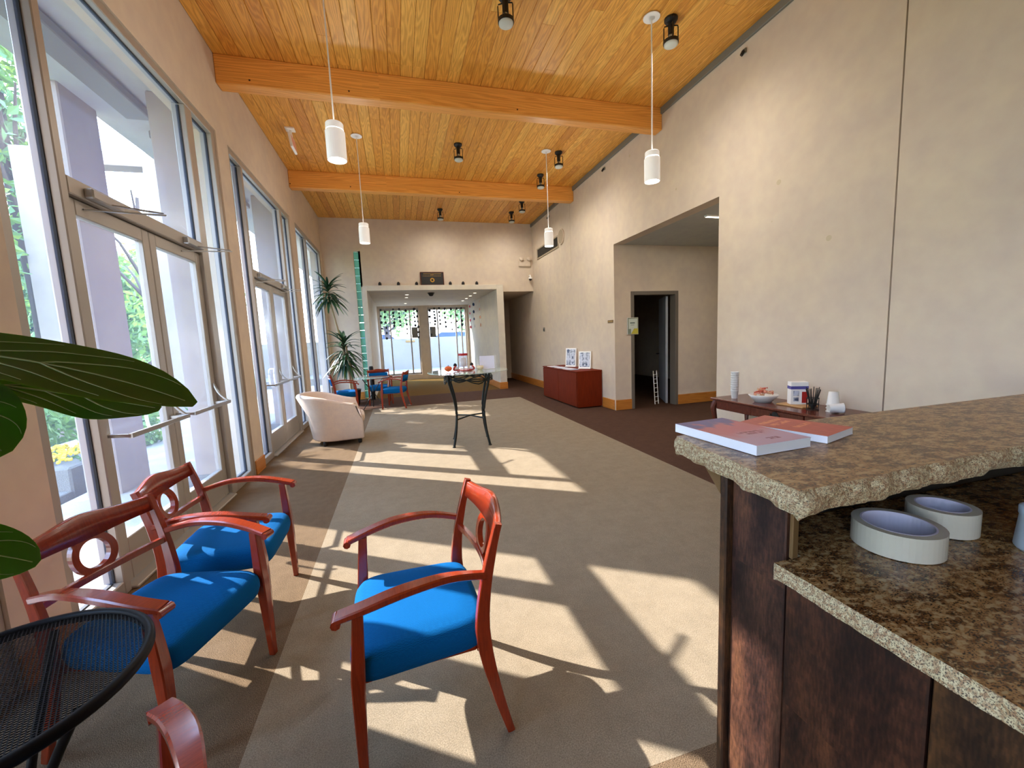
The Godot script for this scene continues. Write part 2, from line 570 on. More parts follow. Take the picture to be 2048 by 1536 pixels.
func room() -> void:
	# floor: slab with four carpets let in flush
	var f := struct("floor", "carpeted floor with a pale centre field and darker borders", "floor")
	var st := S(); bb(st, WL - 0.25, 8.2, -0.2, -0.012, -18.0, ZB + 0.2); obj("slab", st, M.dark_void, f)
	st = S(); bb(st, -0.665, 2.85, -0.012, 0.0, -9.72, -1.09); tag2(obj("carpet_field", st, M.carpet, f), "pale beige carpet field in the middle of the floor")
	st = S(); bb(st, WL - 0.02, -0.665, -0.012, 0.0, -9.72, -1.09)
	bb(st, WL - 0.02, 2.85, -0.012, 0.0, -1.09, ZB); tag2(obj("carpet_border", st, M.carpet_left, f), "speckled brown carpet border along the windows")
	st = S(); bb(st, 2.85, 8.1, -0.012, 0.0, ZF, ZB)
	bb(st, WL - 0.02, 2.85, -0.012, 0.0, ZF + 0.12, -9.72)
	bb(st, 3.02, 8.1, -0.012, 0.0, -16.0, ZF); tag2(obj("carpet_border", st, M.carpet_dark, f), "dark brown carpet border along the plain wall")
	st = S(); bb(st, WL - 0.02, 3.02, -0.012, 0.0, -17.6, ZF + 0.12); tag2(obj("carpet_entry", st, M.carpet_entry, f), "tan carpet in the entrance lobby")
	# ceiling
	var c := struct("ceiling", "honey coloured wooden board ceiling running the length of the room", "ceiling")
	st = S(); bb(st, WL - 0.25, WR + 0.25, CEIL + 0.018, CEIL + 0.25, ZF - 0.3, ZB + 0.2); obj("roof_deck", st, M.groove, c)
	var pm := S()
	var pw := 0.143
	# one board of unit length, chamfered along its lower edges
	prism(pm, PackedVector2Array([Vector2(-pw / 2 + 0.007, -0.009), Vector2(pw / 2 - 0.007, -0.009), Vector2(pw / 2 - 0.0015, -0.004), Vector2(pw / 2 - 0.0015, 0.010), Vector2(-pw / 2 + 0.0015, 0.010), Vector2(-pw / 2 + 0.0015, -0.004)]), 1.0, Transform3D.IDENTITY)
	var mesh := done(pm)
	for k in 40:
		var x := WL + pw * (k + 0.5)
		var z := ZB
		var first := true
		while z > ZF + 0.01:
			var len := rng.randf_range(3.2, 5.6)
			if first: len = rng.randf_range(4.0, 8.6)
			first = false
			var z2 := maxf(z - len, ZF)
			if z2 - ZF < 0.8: z2 = ZF
			var o := put("plank", mesh, M.plank[[0, 1, 2, 3, 4, 0, 1, 2, 4, 0, 2, 1, 4, 0, 1, 5][rng.randi() % 16]], c)
			o.position = Vector3(x, CEIL + 0.008, (z + z2) / 2)
			o.scale = Vector3(1, 1, z - z2 - 0.003)
			z = z2
	# beams
	for zz in [-5.60, -8.76, -2.44]:
		var b := struct("ceiling_beam", ["glued timber ceiling beam nearest the camera in view", "glued timber ceiling beam nearer the far wall", "glued timber ceiling beam overhead behind the view"][[-5.60, -8.76, -2.44].find(zz)], "beam")
		st = S(); box(st, Vector3((WL + WR) / 2, 4.595, zz), Vector3(WR - WL, 0.31, 0.17), 0.012); obj("beam_body", st, M.beam, b)
		st = S()
		for kx in [0.6, 1.3, 2.7]:
			disc_solid(st, Vector3(WL + kx * 1.5 + zz * 0.1, 4.55 + 0.06 * sin(kx * 9), zz + 0.086), 0.011, 0.0012, 10, 0.0004, Basis(Vector3.RIGHT, PI / 2))
		obj("knot", st, M.groove, b)
	# glazed wall
	var wl := struct("wall_left", "beige plastered wall around the tall windows", "wall")
	st = S()
	var holes := []
	for w in WIN: holes.append([w[0], w[1], -0.02, 3.86])
	wall_with_holes(st, WL - 0.25, WL, -0.2, CEIL + 0.02, ZB + 0.2, ZF - 0.3, holes)
	obj("plaster", st, M.wall, wl)
	# plain wall with the opening to the side hall
	var wr := struct("wall_right", "long plain plastered wall facing the windows", "wall")
	st = S()
	wall_with_holes(st, WR, WR + 0.2, -0.2, CEIL + 0.02, ZB + 0.2, -2.466, [])
	wall_with_holes(st, WR, WR + 0.2, -0.2, CEIL + 0.02, -2.478, -8.895, [[-4.38, -6.97, -0.02, 3.13]])
	wall_with_holes(st, WR, WR + 0.2, -0.2, CEIL + 0.02, -8.902, -16.0, [])
	obj("plaster", st, M.wall, wr)
	st = S(); bb(st, WR + 0.02, WR + 0.18, 0, CEIL, -2.478, -2.466); bb(st, WR + 0.006, WR + 0.18, 0, CEIL, -8.902, -8.895); obj("control_joint", st, M.frame_dark, wr)
	st = S()
	for p in [[4.45, -6.4], [3.5, -5.2], [3.0, -3.55], [2.62, -3.62], [3.35, -7.9], [2.3, -3.0]]:
		disc_solid(st, Vector3(WR + 0.0006, p[0], p[1]), 0.018 + 0.01 * sin(p[0] * 9), 0.0012, 10, 0.0003, Basis(Vector3.FORWARD, -PI / 2))
	obj("patch", st, M.patch, wr)
	var tr := struct("trim_1", "grey metal trim strip where plain wall meets ceiling", "trim")
	st = S()
	for s in [[ZB, -2.53], [-2.36, -5.515], [-5.685, -8.675], [-8.845, ZF]]:
		bb(st, WR - 0.035, WR, 4.66, CEIL - 0.002, s[0], s[1], 0.004)
	obj("strip", st, M.trim_grey, tr)
	# far wall: the lobby box, the passage beside it, the glass block slot
	var wf := struct("wall_far", "pale far wall above the entrance lobby", "wall")
	st = S()
	bb(st, WL, -0.97, -0.02, CEIL + 0.02, ZF - 0.2, ZF)
	bb(st, -0.97, -0.845, 3.92, CEIL + 0.02, ZF - 0.2, ZF)
	bb(st, -0.845, -0.80, -0.02, 3.92, ZF - 0.2, ZF)
	bb(st, -0.845, WR, 3.0, CEIL + 0.02, ZF - 0.2, ZF)
	bb(st, 3.02, WR, 2.83, 3.0, ZF - 0.2, ZF)
	obj("plaster", st, M.wall, wf)
	var wb := struct("wall_back", "plain plastered wall behind the camera", "wall")
	st = S()
	bb(st, WL - 0.25, WR + 0.2, -0.2, CEIL + 0.02, ZB, ZB + 0.2); obj("plaster", st, M.wall, wb)
	# side hall behind the opening
	var sh := struct("wall_hall", "beige wall of the side hall holding the dark door", "wall")
	st = S()
	bb(st, WR + 0.2, 4.33, 0, 3.13, -7.12, -6.97)
	bb(st, 4.33, 5.385, 2.27, 3.13, -7.12, -6.97)
	bb(st, 5.385, 8.2, -0.1, 3.13, -7.12, -6.97)
	bb(st, WR + 0.2, 8.2, -0.1, 3.13, -4.38, -4.23)
	bb(st, 8.08, 8.25, -0.1, 3.13, -7.12, -4.23)
	obj("plaster", st, M.wall, sh)
	var hc := struct("ceiling_hall", "flat pale ceiling of the side hall", "ceiling")
	st = S(); bb(st, WR + 0.2, 8.25, 3.13, 3.25, -7.12, -4.23); obj("plaster", st, M.soffit, hc)
	# closet behind the dark door
	var cl := struct("wall_storeroom", "plain walls of the unlit room behind the open door", "wall")
	st = S()
	bb(st, 4.2, 4.25, -0.1, 2.8, -13.0, -7.12); bb(st, 8.08, 8.2, -0.1, 2.8, -13.0, -7.12); bb(st, 4.2, 8.2, -0.1, 2.8, -13.05, -13.0); bb(st, 4.2, 8.2, 2.8, 2.85, -13.05, -7.12)
	obj("plaster", st, M.wall, cl)
	# passage at the far end
	var pa := struct("wall_passage", "shaded walls at the end of the narrow passage", "wall")
	st = S(); bb(st, 3.02, WR, 0, 2.83, -14.6, -14.5); obj("plaster", st, M.wall, pa)
	st = S(); bb(st, 3.02, WR, 2.83, 2.95, -14.6, ZF - 0.2); obj("ceiling_panel", st, M.wall, pa)
	# baseboards
	var br := struct("baseboard_right", "orange wood baseboard along the plain wall and side hall", "baseboard")
	for s in [[WR - 0.018, WR, -7.0, -6.97 - 0.5 + 0.0, 0], [WR - 0.018, WR, -9.55, -14.5, 0], [WR - 0.018, WR, -3.9, -4.38, 0], [WR - 0.018, WR, ZB, -2.2, 0]]:
		st = S(); bb(st, s[0], s[1], 0.001, 0.2, s[3], s[2], 0.004); obj("board", st, M.baseboard, br)
	for s in [[WR + 0.0, 4.33], [5.385, 8.1]]:
		st = S(); bb(st, s[0], s[1], 0.001, 0.2, -6.97, -6.952, 0.004); obj("board", st, M.baseboard, br)
	var bl := struct("baseboard_left", "short orange wood baseboards on the piers between windows", "baseboard")
	for s in [[0.92, 0.60], [-2.21, -2.53], [-5.34, -5.66], [-8.47, -8.84], [-11.49, ZF]]:
		st = S(); bb(st, WL, WL + 0.018, 0.001, 0.17, s[1], s[0], 0.004); obj("board", st, M.baseboard, bl)
	var bf := struct("baseboard_far", "orange wood baseboard at the entrance lobby and far wall", "baseboard")
	for s in [[2.79, 3.03, ZF + 0.12, ZF + 0.137], [WL, -0.98, ZF, ZF + 0.018]]:
		st = S(); bb(st, s[0], s[1], 0.001, 0.2, s[2], s[3], 0.004); obj("board", st, M.baseboard, bf)
	st = S(); bb(st, 2.802, 2.82, 0.001, 0.2, -16.4, ZF + 0.12, 0.004); obj("board", st, M.baseboard, bf)
	st = S(); bb(st, 3.02, 3.036, 0.001, 0.2, -14.5, ZF + 0.13, 0.004); obj("board", st, M.baseboard, bf)

func tag2(o: Node, label: String) -> void:
	o.set_meta("label", label)

# ---------------------------------------------------------------- windows and glass doors
const FX0 := -1.865
const FX1 := -1.755

func pane(parent: Node, z0: float, z1: float, y0: float, y1: float, x := -1.812, called := "pane") -> void:
	var st := S()
	var t := PackedVector3Array()
	quad(t, Vector3(x, y0, z0), Vector3(x, y0, z1), Vector3(x, y1, z1), Vector3(x, y1, z0))
	emit(st, t, -1, false)
	obj(called, st, M.glass, parent)

func profile(parent: Node, called: String, z0: float, z1: float, y0: float, y1: float) -> void:
	# an aluminium member with a dark glazing gasket along its room side
	var st := S(); bb(st, FX0, FX1, y0, y1, z1, z0, 0.006)
	var o := obj(called, st, M.frame, parent)
	st = S()
	if z0 - z1 < y1 - y0:
		bb(st, -1.825, -1.80, y0 + 0.02, y1 - 0.02, z1 - 0.007, z0 + 0.007)
	else:
		bb(st, -1.825, -1.80, y0 - 0.007, y1 + 0.007, z1 + 0.02, z0 - 0.02)
	obj("gasket", st, M.frame_dark, o)

func windows() -> void:
	var texts := ["tall aluminium window wall behind the camera", "tall aluminium window wall beside the mesh table", "nearest tall aluminium window wall with a pair of glass doors", "second tall aluminium window wall behind the cream armchair", "farthest tall window in the corner behind the plant"]
	for i in WIN.size():
		var z0: float = WIN[i][0]
		var z1: float = WIN[i][1]
		var w := struct("window_%d" % (i + 1), texts[i], "window")
		profile(w, "jamb", z0, z0 - 0.075, 0.0, 3.86)
		profile(w, "jamb", z1 + 0.085, z1, 0.0, 3.86)
		profile(w, "head", z0 - 0.075, z1 + 0.085, 3.79, 3.86)
		if i == 4:
			profile(w, "mullion", -9.79, -9.87, 0.0, 3.79)
			profile(w, "sill", z0 - 0.075, -9.79, 0.0, 0.09)
			profile(w, "sill", -9.87, z1 + 0.085, 0.0, 0.09)
			pane(w, z0 - 0.07, -9.79, 0.09, 3.79)
			pane(w, -9.87, z1 + 0.08, 0.09, 3.79)
			continue
		var a := z0 - 0.40   # post towards the camera
		var b := z0 - 2.16   # post away from the camera
		profile(w, "mullion", a - 0.03, a - 0.09, 0.0, 3.79)
		profile(w, "mullion", b, b - 0.13, 0.0, 3.79)
		profile(w, "sill", z0 - 0.075, a - 0.03, 0.0, 0.09)
		profile(w, "sill", b - 0.13, z1 + 0.085, 0.0, 0.09)
		profile(w, "transom", a - 0.09, b, 2.435, 2.535)
		pane(w, z0 - 0.07, a - 0.03, 0.09, 3.79)
		pane(w, b - 0.13, z1 + 0.08, 0.09, 3.79)
		pane(w, a - 0.09, b, 2.535, 3.79)
		var st := S(); bb(st, -1.9, -1.72, 0.0, 0.022, b, a - 0.09, 0.006); obj("threshold", st, M.frame, w)
		# two glass leaves
		var mid := (a - 0.09 + b) / 2.0
		for leaf in 2:
			var d0 := (a - 0.096) if leaf == 0 else (mid - 0.004)
			var d1 := (mid + 0.004) if leaf == 0 else (b + 0.006)
			var n := i * 2 + leaf + 1
			var place: String = ["behind the camera", "beside the mesh table", "of the nearest window wall", "behind the cream armchair"][i]
			var dr := struct("door_%d" % n, "%s narrow-framed glass door with push bar %s" % [["first", "second"][leaf], place], "door")
			for e in [[d0, d0 - 0.085], [d1 + 0.085, d1]]:
				st = S(); bb(st, -1.845, -1.79, 0.03, 2.43, e[1], e[0], 0.005); obj("stile", st, M.frame, dr)
			st = S(); bb(st, -1.845, -1.79, 2.335, 2.43, d1 + 0.085, d0 - 0.085, 0.005); obj("top_rail", st, M.frame, dr)
			st = S(); bb(st, -1.845, -1.79, 0.03, 0.31, d1 + 0.085, d0 - 0.085, 0.005); obj("bottom_rail", st, M.frame, dr)
			pane(dr, d0 - 0.085, d1 + 0.085, 0.31, 2.335, -1.817)
			# push bar: flat bar on two arms, with a curved bracket at the meeting stile
			st = S()
			var yb := 0.985
			bar(st, P([Vector3(-1.79, yb + 0.01, d0 - 0.045), Vector3(-1.675, yb, d0 - 0.06), Vector3(-1.672, yb, d0 - 0.09)]), 0.026, 0.02)
			bar(st, P([Vector3(-1.672, yb, d0 - 0.05), Vector3(-1.672, yb, d1 + 0.03)]), 0.022, 0.03)
			var pb := obj("push_bar", st, M.steel, dr)
			st = S()
			bar(st, smooth_path([Vector3(-1.79, 1.18, d1 + 0.045), Vector3(-1.755, 1.08, d1 + 0.045), Vector3(-1.70, 1.01, d1 + 0.042), Vector3(-1.665, yb, d1 + 0.04)], 4), 0.03, 0.014)
			bar(st, P([Vector3(-1.79, yb, d1 + 0.045), Vector3(-1.67, yb, d1 + 0.04)]), 0.022, 0.026)
			obj("bracket", st, M.steel, pb)
			# pull handle outside
			st = S()
			var zh := (d1 + 0.12) if leaf == 0 else (d0 - 0.12)
			tube(st, smooth_path([Vector3(-1.845, 1.18, zh), Vector3(-1.90, 1.17, zh), Vector3(-1.91, 1.05, zh), Vector3(-1.90, 0.93, zh), Vector3(-1.845, 0.92, zh)], 4), 0.011, 6)
			obj("pull_handle", st, M.white, dr)
			# closer on the transom with a folding arm
			st = S()
			var zc := d0 - 0.27 if leaf == 0 else d1 + 0.22
			box(st, Vector3(-1.735, 2.475, zc), Vector3(0.05, 0.06, 0.30), 0.008)
			var cs := obj("closer", st, M.steel, dr)
			st = S()
			bar(st, P([Vector3(-1.715, 2.455, zc - 0.02), Vector3(-1.50, 2.452, zc - 0.16)]), 0.024, 0.008)
			bar(st, P([Vector3(-1.49, 2.442, zc - 0.165), Vector3(-1.79, 2.385, zc + 0.12)]), 0.024, 0.008)
			obj("closer_arm", st, M.steel, cs)

# ---------------------------------------------------------------- outdoors
func leaf_cloud(c: Vector3, r: Vector3, count: int, size: float, seed_: int) -> ArrayMesh:
	var rg := RandomNumberGenerator.new()
	rg.seed = seed_
	var st := S()
	var t := PackedVector3Array()
	var nz := noise(0.9, seed_, 2)
	for k in count:
		var d := Vector3(rg.randfn(), rg.randfn(), rg.randfn()).normalized()
		var rad := pow(rg.randf(), 0.45)
		var p := d * rad
		p = c + p * r * (0.85 + 0.35 * nz.get_noise_3dv(d * 2.0))
		var u := Vector3(rg.randfn(), rg.randfn(), rg.randfn()).normalized()
		var v := u.cross(Vector3(rg.randfn(), rg.randfn(), rg.randfn())).normalized()
		var s := size * rg.randf_range(0.6, 1.3)
		var n := u.cross(v) * s * 0.2
		# a folded leaf: two triangles a side of the rib
		t.append(p - u * s); t.append(p + v * s * 0.5 + n); t.append(p + u * s)
		t.append(p - u * s); t.append(p + u * s); t.append(p - v * s * 0.5 + n)
	emit(st, t, -1, false)
	return done(st)

func tree(at: Vector3, h: float, r: float, leafm: Material, label: String, seed_: int, count: int) -> void:
	var t := thing("tree", label, "tree", at, 0.0, "trees outside the windows")
	var st := S()
	tube(st, smooth_path([Vector3(0, 0, 0), Vector3(0.08, h * 0.25, 0.05), Vector3(-0.05, h * 0.5, 0.1), Vector3(0.05, h * 0.8, 0)], 3), [0.2, 0.19, 0.18, 0.17, 0.15, 0.13, 0.11, 0.09, 0.07, 0.05], 7)
	var rg := RandomNumberGenerator.new()
	rg.seed = seed_
	for k in 7:
		var a := rg.randf() * TAU
		var y0 := h * rg.randf_range(0.3, 0.65)
		tube(st, P([Vector3(0, y0, 0), Vector3(cos(a) * r * 0.5, y0 + h * 0.14, sin(a) * r * 0.5), Vector3(cos(a) * r * 0.9, y0 + h * 0.2, sin(a) * r * 0.9)]), [0.07, 0.04, 0.02], 5)
	obj("trunk", st, M.bark, t)
	if count > 0:
		var o := put("crown", leaf_cloud(Vector3(0, h * 0.66, 0), Vector3(r, h * 0.42, r), count, 0.16, seed_), leafm, t)
		o.set_meta("kind", "stuff")

func outdoors() -> void:
	var g := struct("ground_outside", "sunny paving and planting beds outside the windows", "ground")
	var st := S(); bb(st, -3.5, WL - 0.25, -0.25, -0.03, -30, 12); obj("paving", st, M.paving, g)
	st = S(); bb(st, -60, -3.5, -0.6, -0.34, -60, 40); obj("lawn", st, M.lawn, g)
	st = S(); bb(st, -4.6, -3.5, -0.34, -0.10, -4.2, 6); obj("mulch_bed", st, M.mulch, g)
	st = S(); bb(st, -6.0, -3.5, -0.34, -0.06, -20, -6.9); obj("path", st, M.paving, g)
	st = S(); bb(st, -30, 40, -0.4, 0.22, -60, -17.2); obj("forecourt", st, M.stone, g)
	# steps and planter
	var p := thing("stone_planter", "grey stone planter with steps and yellow flowers outside", "planter", Vector3(-4.5, -0.34, -5.6))
	st = S(); bb(st, -1.6, 0.85, 0, 0.60, -0.9, 0.0, 0.02); obj("wall_block", st, M.stone, p)
	for k in 3:
		st = S(); bb(st, -1.6, 0.85, 0.0, 0.34 - k * 0.11, k * 0.30, (k + 1) * 0.30, 0.01); obj("step", st, M.stone, p)
	st = S()
	var rg := RandomNumberGenerator.new()
	rg.seed = 4
	var o := put("foliage", leaf_cloud(Vector3(-0.35, 0.64, -0.45), Vector3(1.2, 0.10, 0.42), 900, 0.05, 77), M.leaf[1], p)
	o.set_meta("kind", "stuff")
	var fl := S()
	for k in 420:
		var q := Vector3(rg.randf_range(-1.5, 0.8), rg.randf_range(0.66, 0.76), rg.randf_range(-0.85, -0.02))
		box(fl, q, Vector3(0.035, 0.02, 0.035), 0.0, Basis.from_euler(Vector3(rg.randf(), rg.randf() * 3, rg.randf())))
	o = obj("blossoms", fl, M.yellow, p)
	o.set_meta("kind", "stuff")
	# portico
	var pr := struct("portico_roof", "pale flat soffit of the covered walk outside", "soffit")
	st = S(); bb(st, -3.12, WL - 0.25, 4.2, 4.5, -20, 9); obj("soffit_slab", st, M.soffit, pr)
	st = S(); bb(st, -3.40, -3.12, 4.46, 5.0, -20, 9, 0.01); obj("edge_beam", st, M.stucco, pr)
	var fins := [0.92, -2.21, -5.34, -8.47]
	for i in fins.size():
		var z: float = fins[i]
		var fx := struct("portico_fin", ["stucco fin wall outside behind the camera", "stucco fin wall outside between mesh table and first window", "stucco fin wall outside between the two door windows", "stucco fin wall outside before the farthest window"][i], "wall")
		st = S(); bb(st, -2.34, WL - 0.25, -0.03, 4.2, z - 0.31, z, 0.01); obj("fin", st, M.stucco, fx)
		st = S(); bb(st, -2.42, WL - 0.25, -0.03, 0.08, z - 0.37, z + 0.05, 0.01); obj("plinth", st, M.stone, fx)
		var cx := struct("portico_column", ["square stucco column outside behind the camera", "square stucco column outside by the planter steps", "square stucco column outside seen through the first glass door", "square stucco column outside before the farthest window"][i], "column")
		st = S(); bb(st, -3.36, -3.05, -0.1, 4.46, z - 0.54, z + 0.02, 0.012); obj("shaft", st, M.stucco, cx)
	# linear fittings under the soffit
	for k in 3:
		var li := thing("soffit_fitting", "long grey strip fitting under the soffit outside the %s" % ["mesh table window", "nearest window", "second window"][k], "fitting", Vector3(-2.60, 4.13, [-1.27, -4.40, -7.53][k]), 0.0, "strip fittings under the soffit")
		st = S(); box(st, Vector3.ZERO, Vector3(0.25, 0.09, 2.7), 0.01); obj("housing", st, M.trim_grey, li)
		st = S(); box(st, Vector3(0, 0.06, 0), Vector3(0.10, 0.03, 2.4)); obj("mount", st, M.frame_dark, li)
	# free-standing garden frame
	var gf := struct("garden_frame", "pale stucco gateway frame standing out in the garden", "gateway")
	st = S(); bb(st, -5.28, -4.85, -0.34, 5.98, -11.9, -11.5, 0.01); obj("post", st, M.stucco, gf)
	st = S(); bb(st, -7.6, -7.2, -0.34, 5.98, -11.9, -11.5, 0.01); obj("post", st, M.stucco, gf)
	st = S(); bb(st, -7.2, -5.28, 5.68, 5.98, -11.9, -11.5, 0.01); obj("lintel", st, M.stucco, gf)
	# trees and hedge
	var spots := [[-9.4, -10.2, 7.0, 2.4, 1, 2800, "bushy green tree outside seen beside the first column"], [-14.0, -15.4, 9.5, 2.8, 3, 2600, "tall blue-green tree standing past the garden gateway"], [-9.6, -2.2, 7.5, 2.4, 0, 2200, "leafy tree outside the pane beside the mesh table"], [-13.8, -7.6, 9.0, 3.2, 3, 2200, "large tree behind the planter steps outside"], [-8.8, -13.4, 12.0, 1.4, 3, 1700, "tall slender tree outside left of the garden gateway"], [-8.6, -21.0, 6.5, 2.4, 2, 2200, "pale green tree outside the farthest window"], [-9.5, 4.0, 7.5, 2.6, 0, 1500, "leafy tree outside behind the camera"]]
	for k in spots.size():
		var q: Array = spots[k]
		tree(Vector3(q[0], -0.34, q[1]), q[2], q[3], M.leaf[q[4]], q[6], 100 + k, q[5])
	tree(Vector3(-8.4, -0.34, -17.6), 9.0, 1.7, M.leaf[0], "bare branched tree against the sky past the gateway", 321, 0)
	var hd := thing("hedge", "clipped green hedge along the garden edge", "hedge", Vector3(-7.0, -0.34, -8.0))
	o = put("foliage", leaf_cloud(Vector3(0, 0.6, 0), Vector3(0.5, 0.75, 9.0), 5200, 0.09, 55), M.leaf[2], hd)
	o.set_meta("kind", "stuff")
	for k in 3:
		var b := thing("garden_bush", ["rounded bush outside the nearest glass door", "rounded bush by the path outside the second window", "rounded bush outside the farthest window"][k], "bush", Vector3(-4.6 - k * 0.3, -0.3, -8.4 - k * 3.6))
		o = put("foliage", leaf_cloud(Vector3(0, 0.5, 0), Vector3(0.7, 0.6, 0.7), 1100, 0.07, 60 + k), M.leaf[[2, 0, 2][k]], b)
		o.set_meta("kind", "stuff")
	var rg2 := RandomNumberGenerator.new()
	rg2.seed = 91
	for k in 10:
		var zz := 8.0 - k * 6.0
		var t := thing("background_tree", "hazy tall tree in the line behind the garden, %s from the camera end" % ["first", "second", "third", "fourth", "fifth", "sixth", "seventh", "eighth", "ninth", "tenth"][k], "tree", Vector3(-21.5 - 1.2 * (k % 2), -0.34, zz), 0.0, "tree line behind the garden")
		var hh := rg2.randf_range(10.0, 12.0)
		st = S(); tube(st, P([Vector3.ZERO, Vector3(0.1, hh * 0.4, 0), Vector3(-0.1, hh * 0.8, 0.1)]), [0.3, 0.22, 0.1], 7); obj("trunk", st, M.bark, t)
		o = put("crown", leaf_cloud(Vector3(0, hh * 0.52, 0), Vector3(2.3, hh * 0.5, 2.55), 3000, 0.34, 500 + k), M.leaf[[1, 3, 0][k % 3]], t)
		o.set_meta("kind", "stuff")
	# beyond the lobby doors
	var lw := struct("forecourt_wall", "low cream wall outside the lobby doors", "wall")
	st = S(); bb(st, -6, 9, 0.2, 1.66, -20.1, -19.8, 0.01); obj("masonry", st, M.court, lw)
	var pl := thing("address_plate", "small brown plate on the low wall outside", "plate", Vector3(0.55, 1.52, -19.79))
	st = S(); box(st, Vector3.ZERO, Vector3(0.42, 0.09, 0.02), 0.004); obj("plate", st, M.gold, pl)
	for k in 2:
		var car := thing("parked_car", ["dark blue car parked outside the first lobby door", "dark blue car parked outside the second lobby door"][k], "car", Vector3(-1.2 + k * 4.9, 0.22, -28.5), 0.0, "cars parked outside the lobby")
		st = S()
		prism(st, PackedVector2Array([Vector2(-2.1, 0.3), Vector2(2.1, 0.3), Vector2(2.15, 0.8), Vector2(1.3, 0.98), Vector2(0.7, 1.5), Vector2(-0.9, 1.52), Vector2(-1.6, 1.0), Vector2(-2.15, 0.9)]), 1.75, Transform3D(Basis.IDENTITY, Vector3(0, 0.3, 0)))
		obj("body", st, M.car, car)
		for w in [-1.3, 1.3]:
			st = S(); disc_solid(st, Vector3(w, 0.36, 0.8), 0.33, 0.2, 20, 0.03, Basis(Vector3.RIGHT, PI / 2)); obj("wheel", st, M.black, car)
	tree(Vector3(-0.6, 0.22, -23.5), 5.6, 2.2, M.leaf[2], "bright green tree outside the first lobby door", 401, 2600)
	tree(Vector3(4.3, 0.22, -24.2), 5.8, 2.2, M.leaf[0], "green tree outside the second lobby door", 402, 2400)
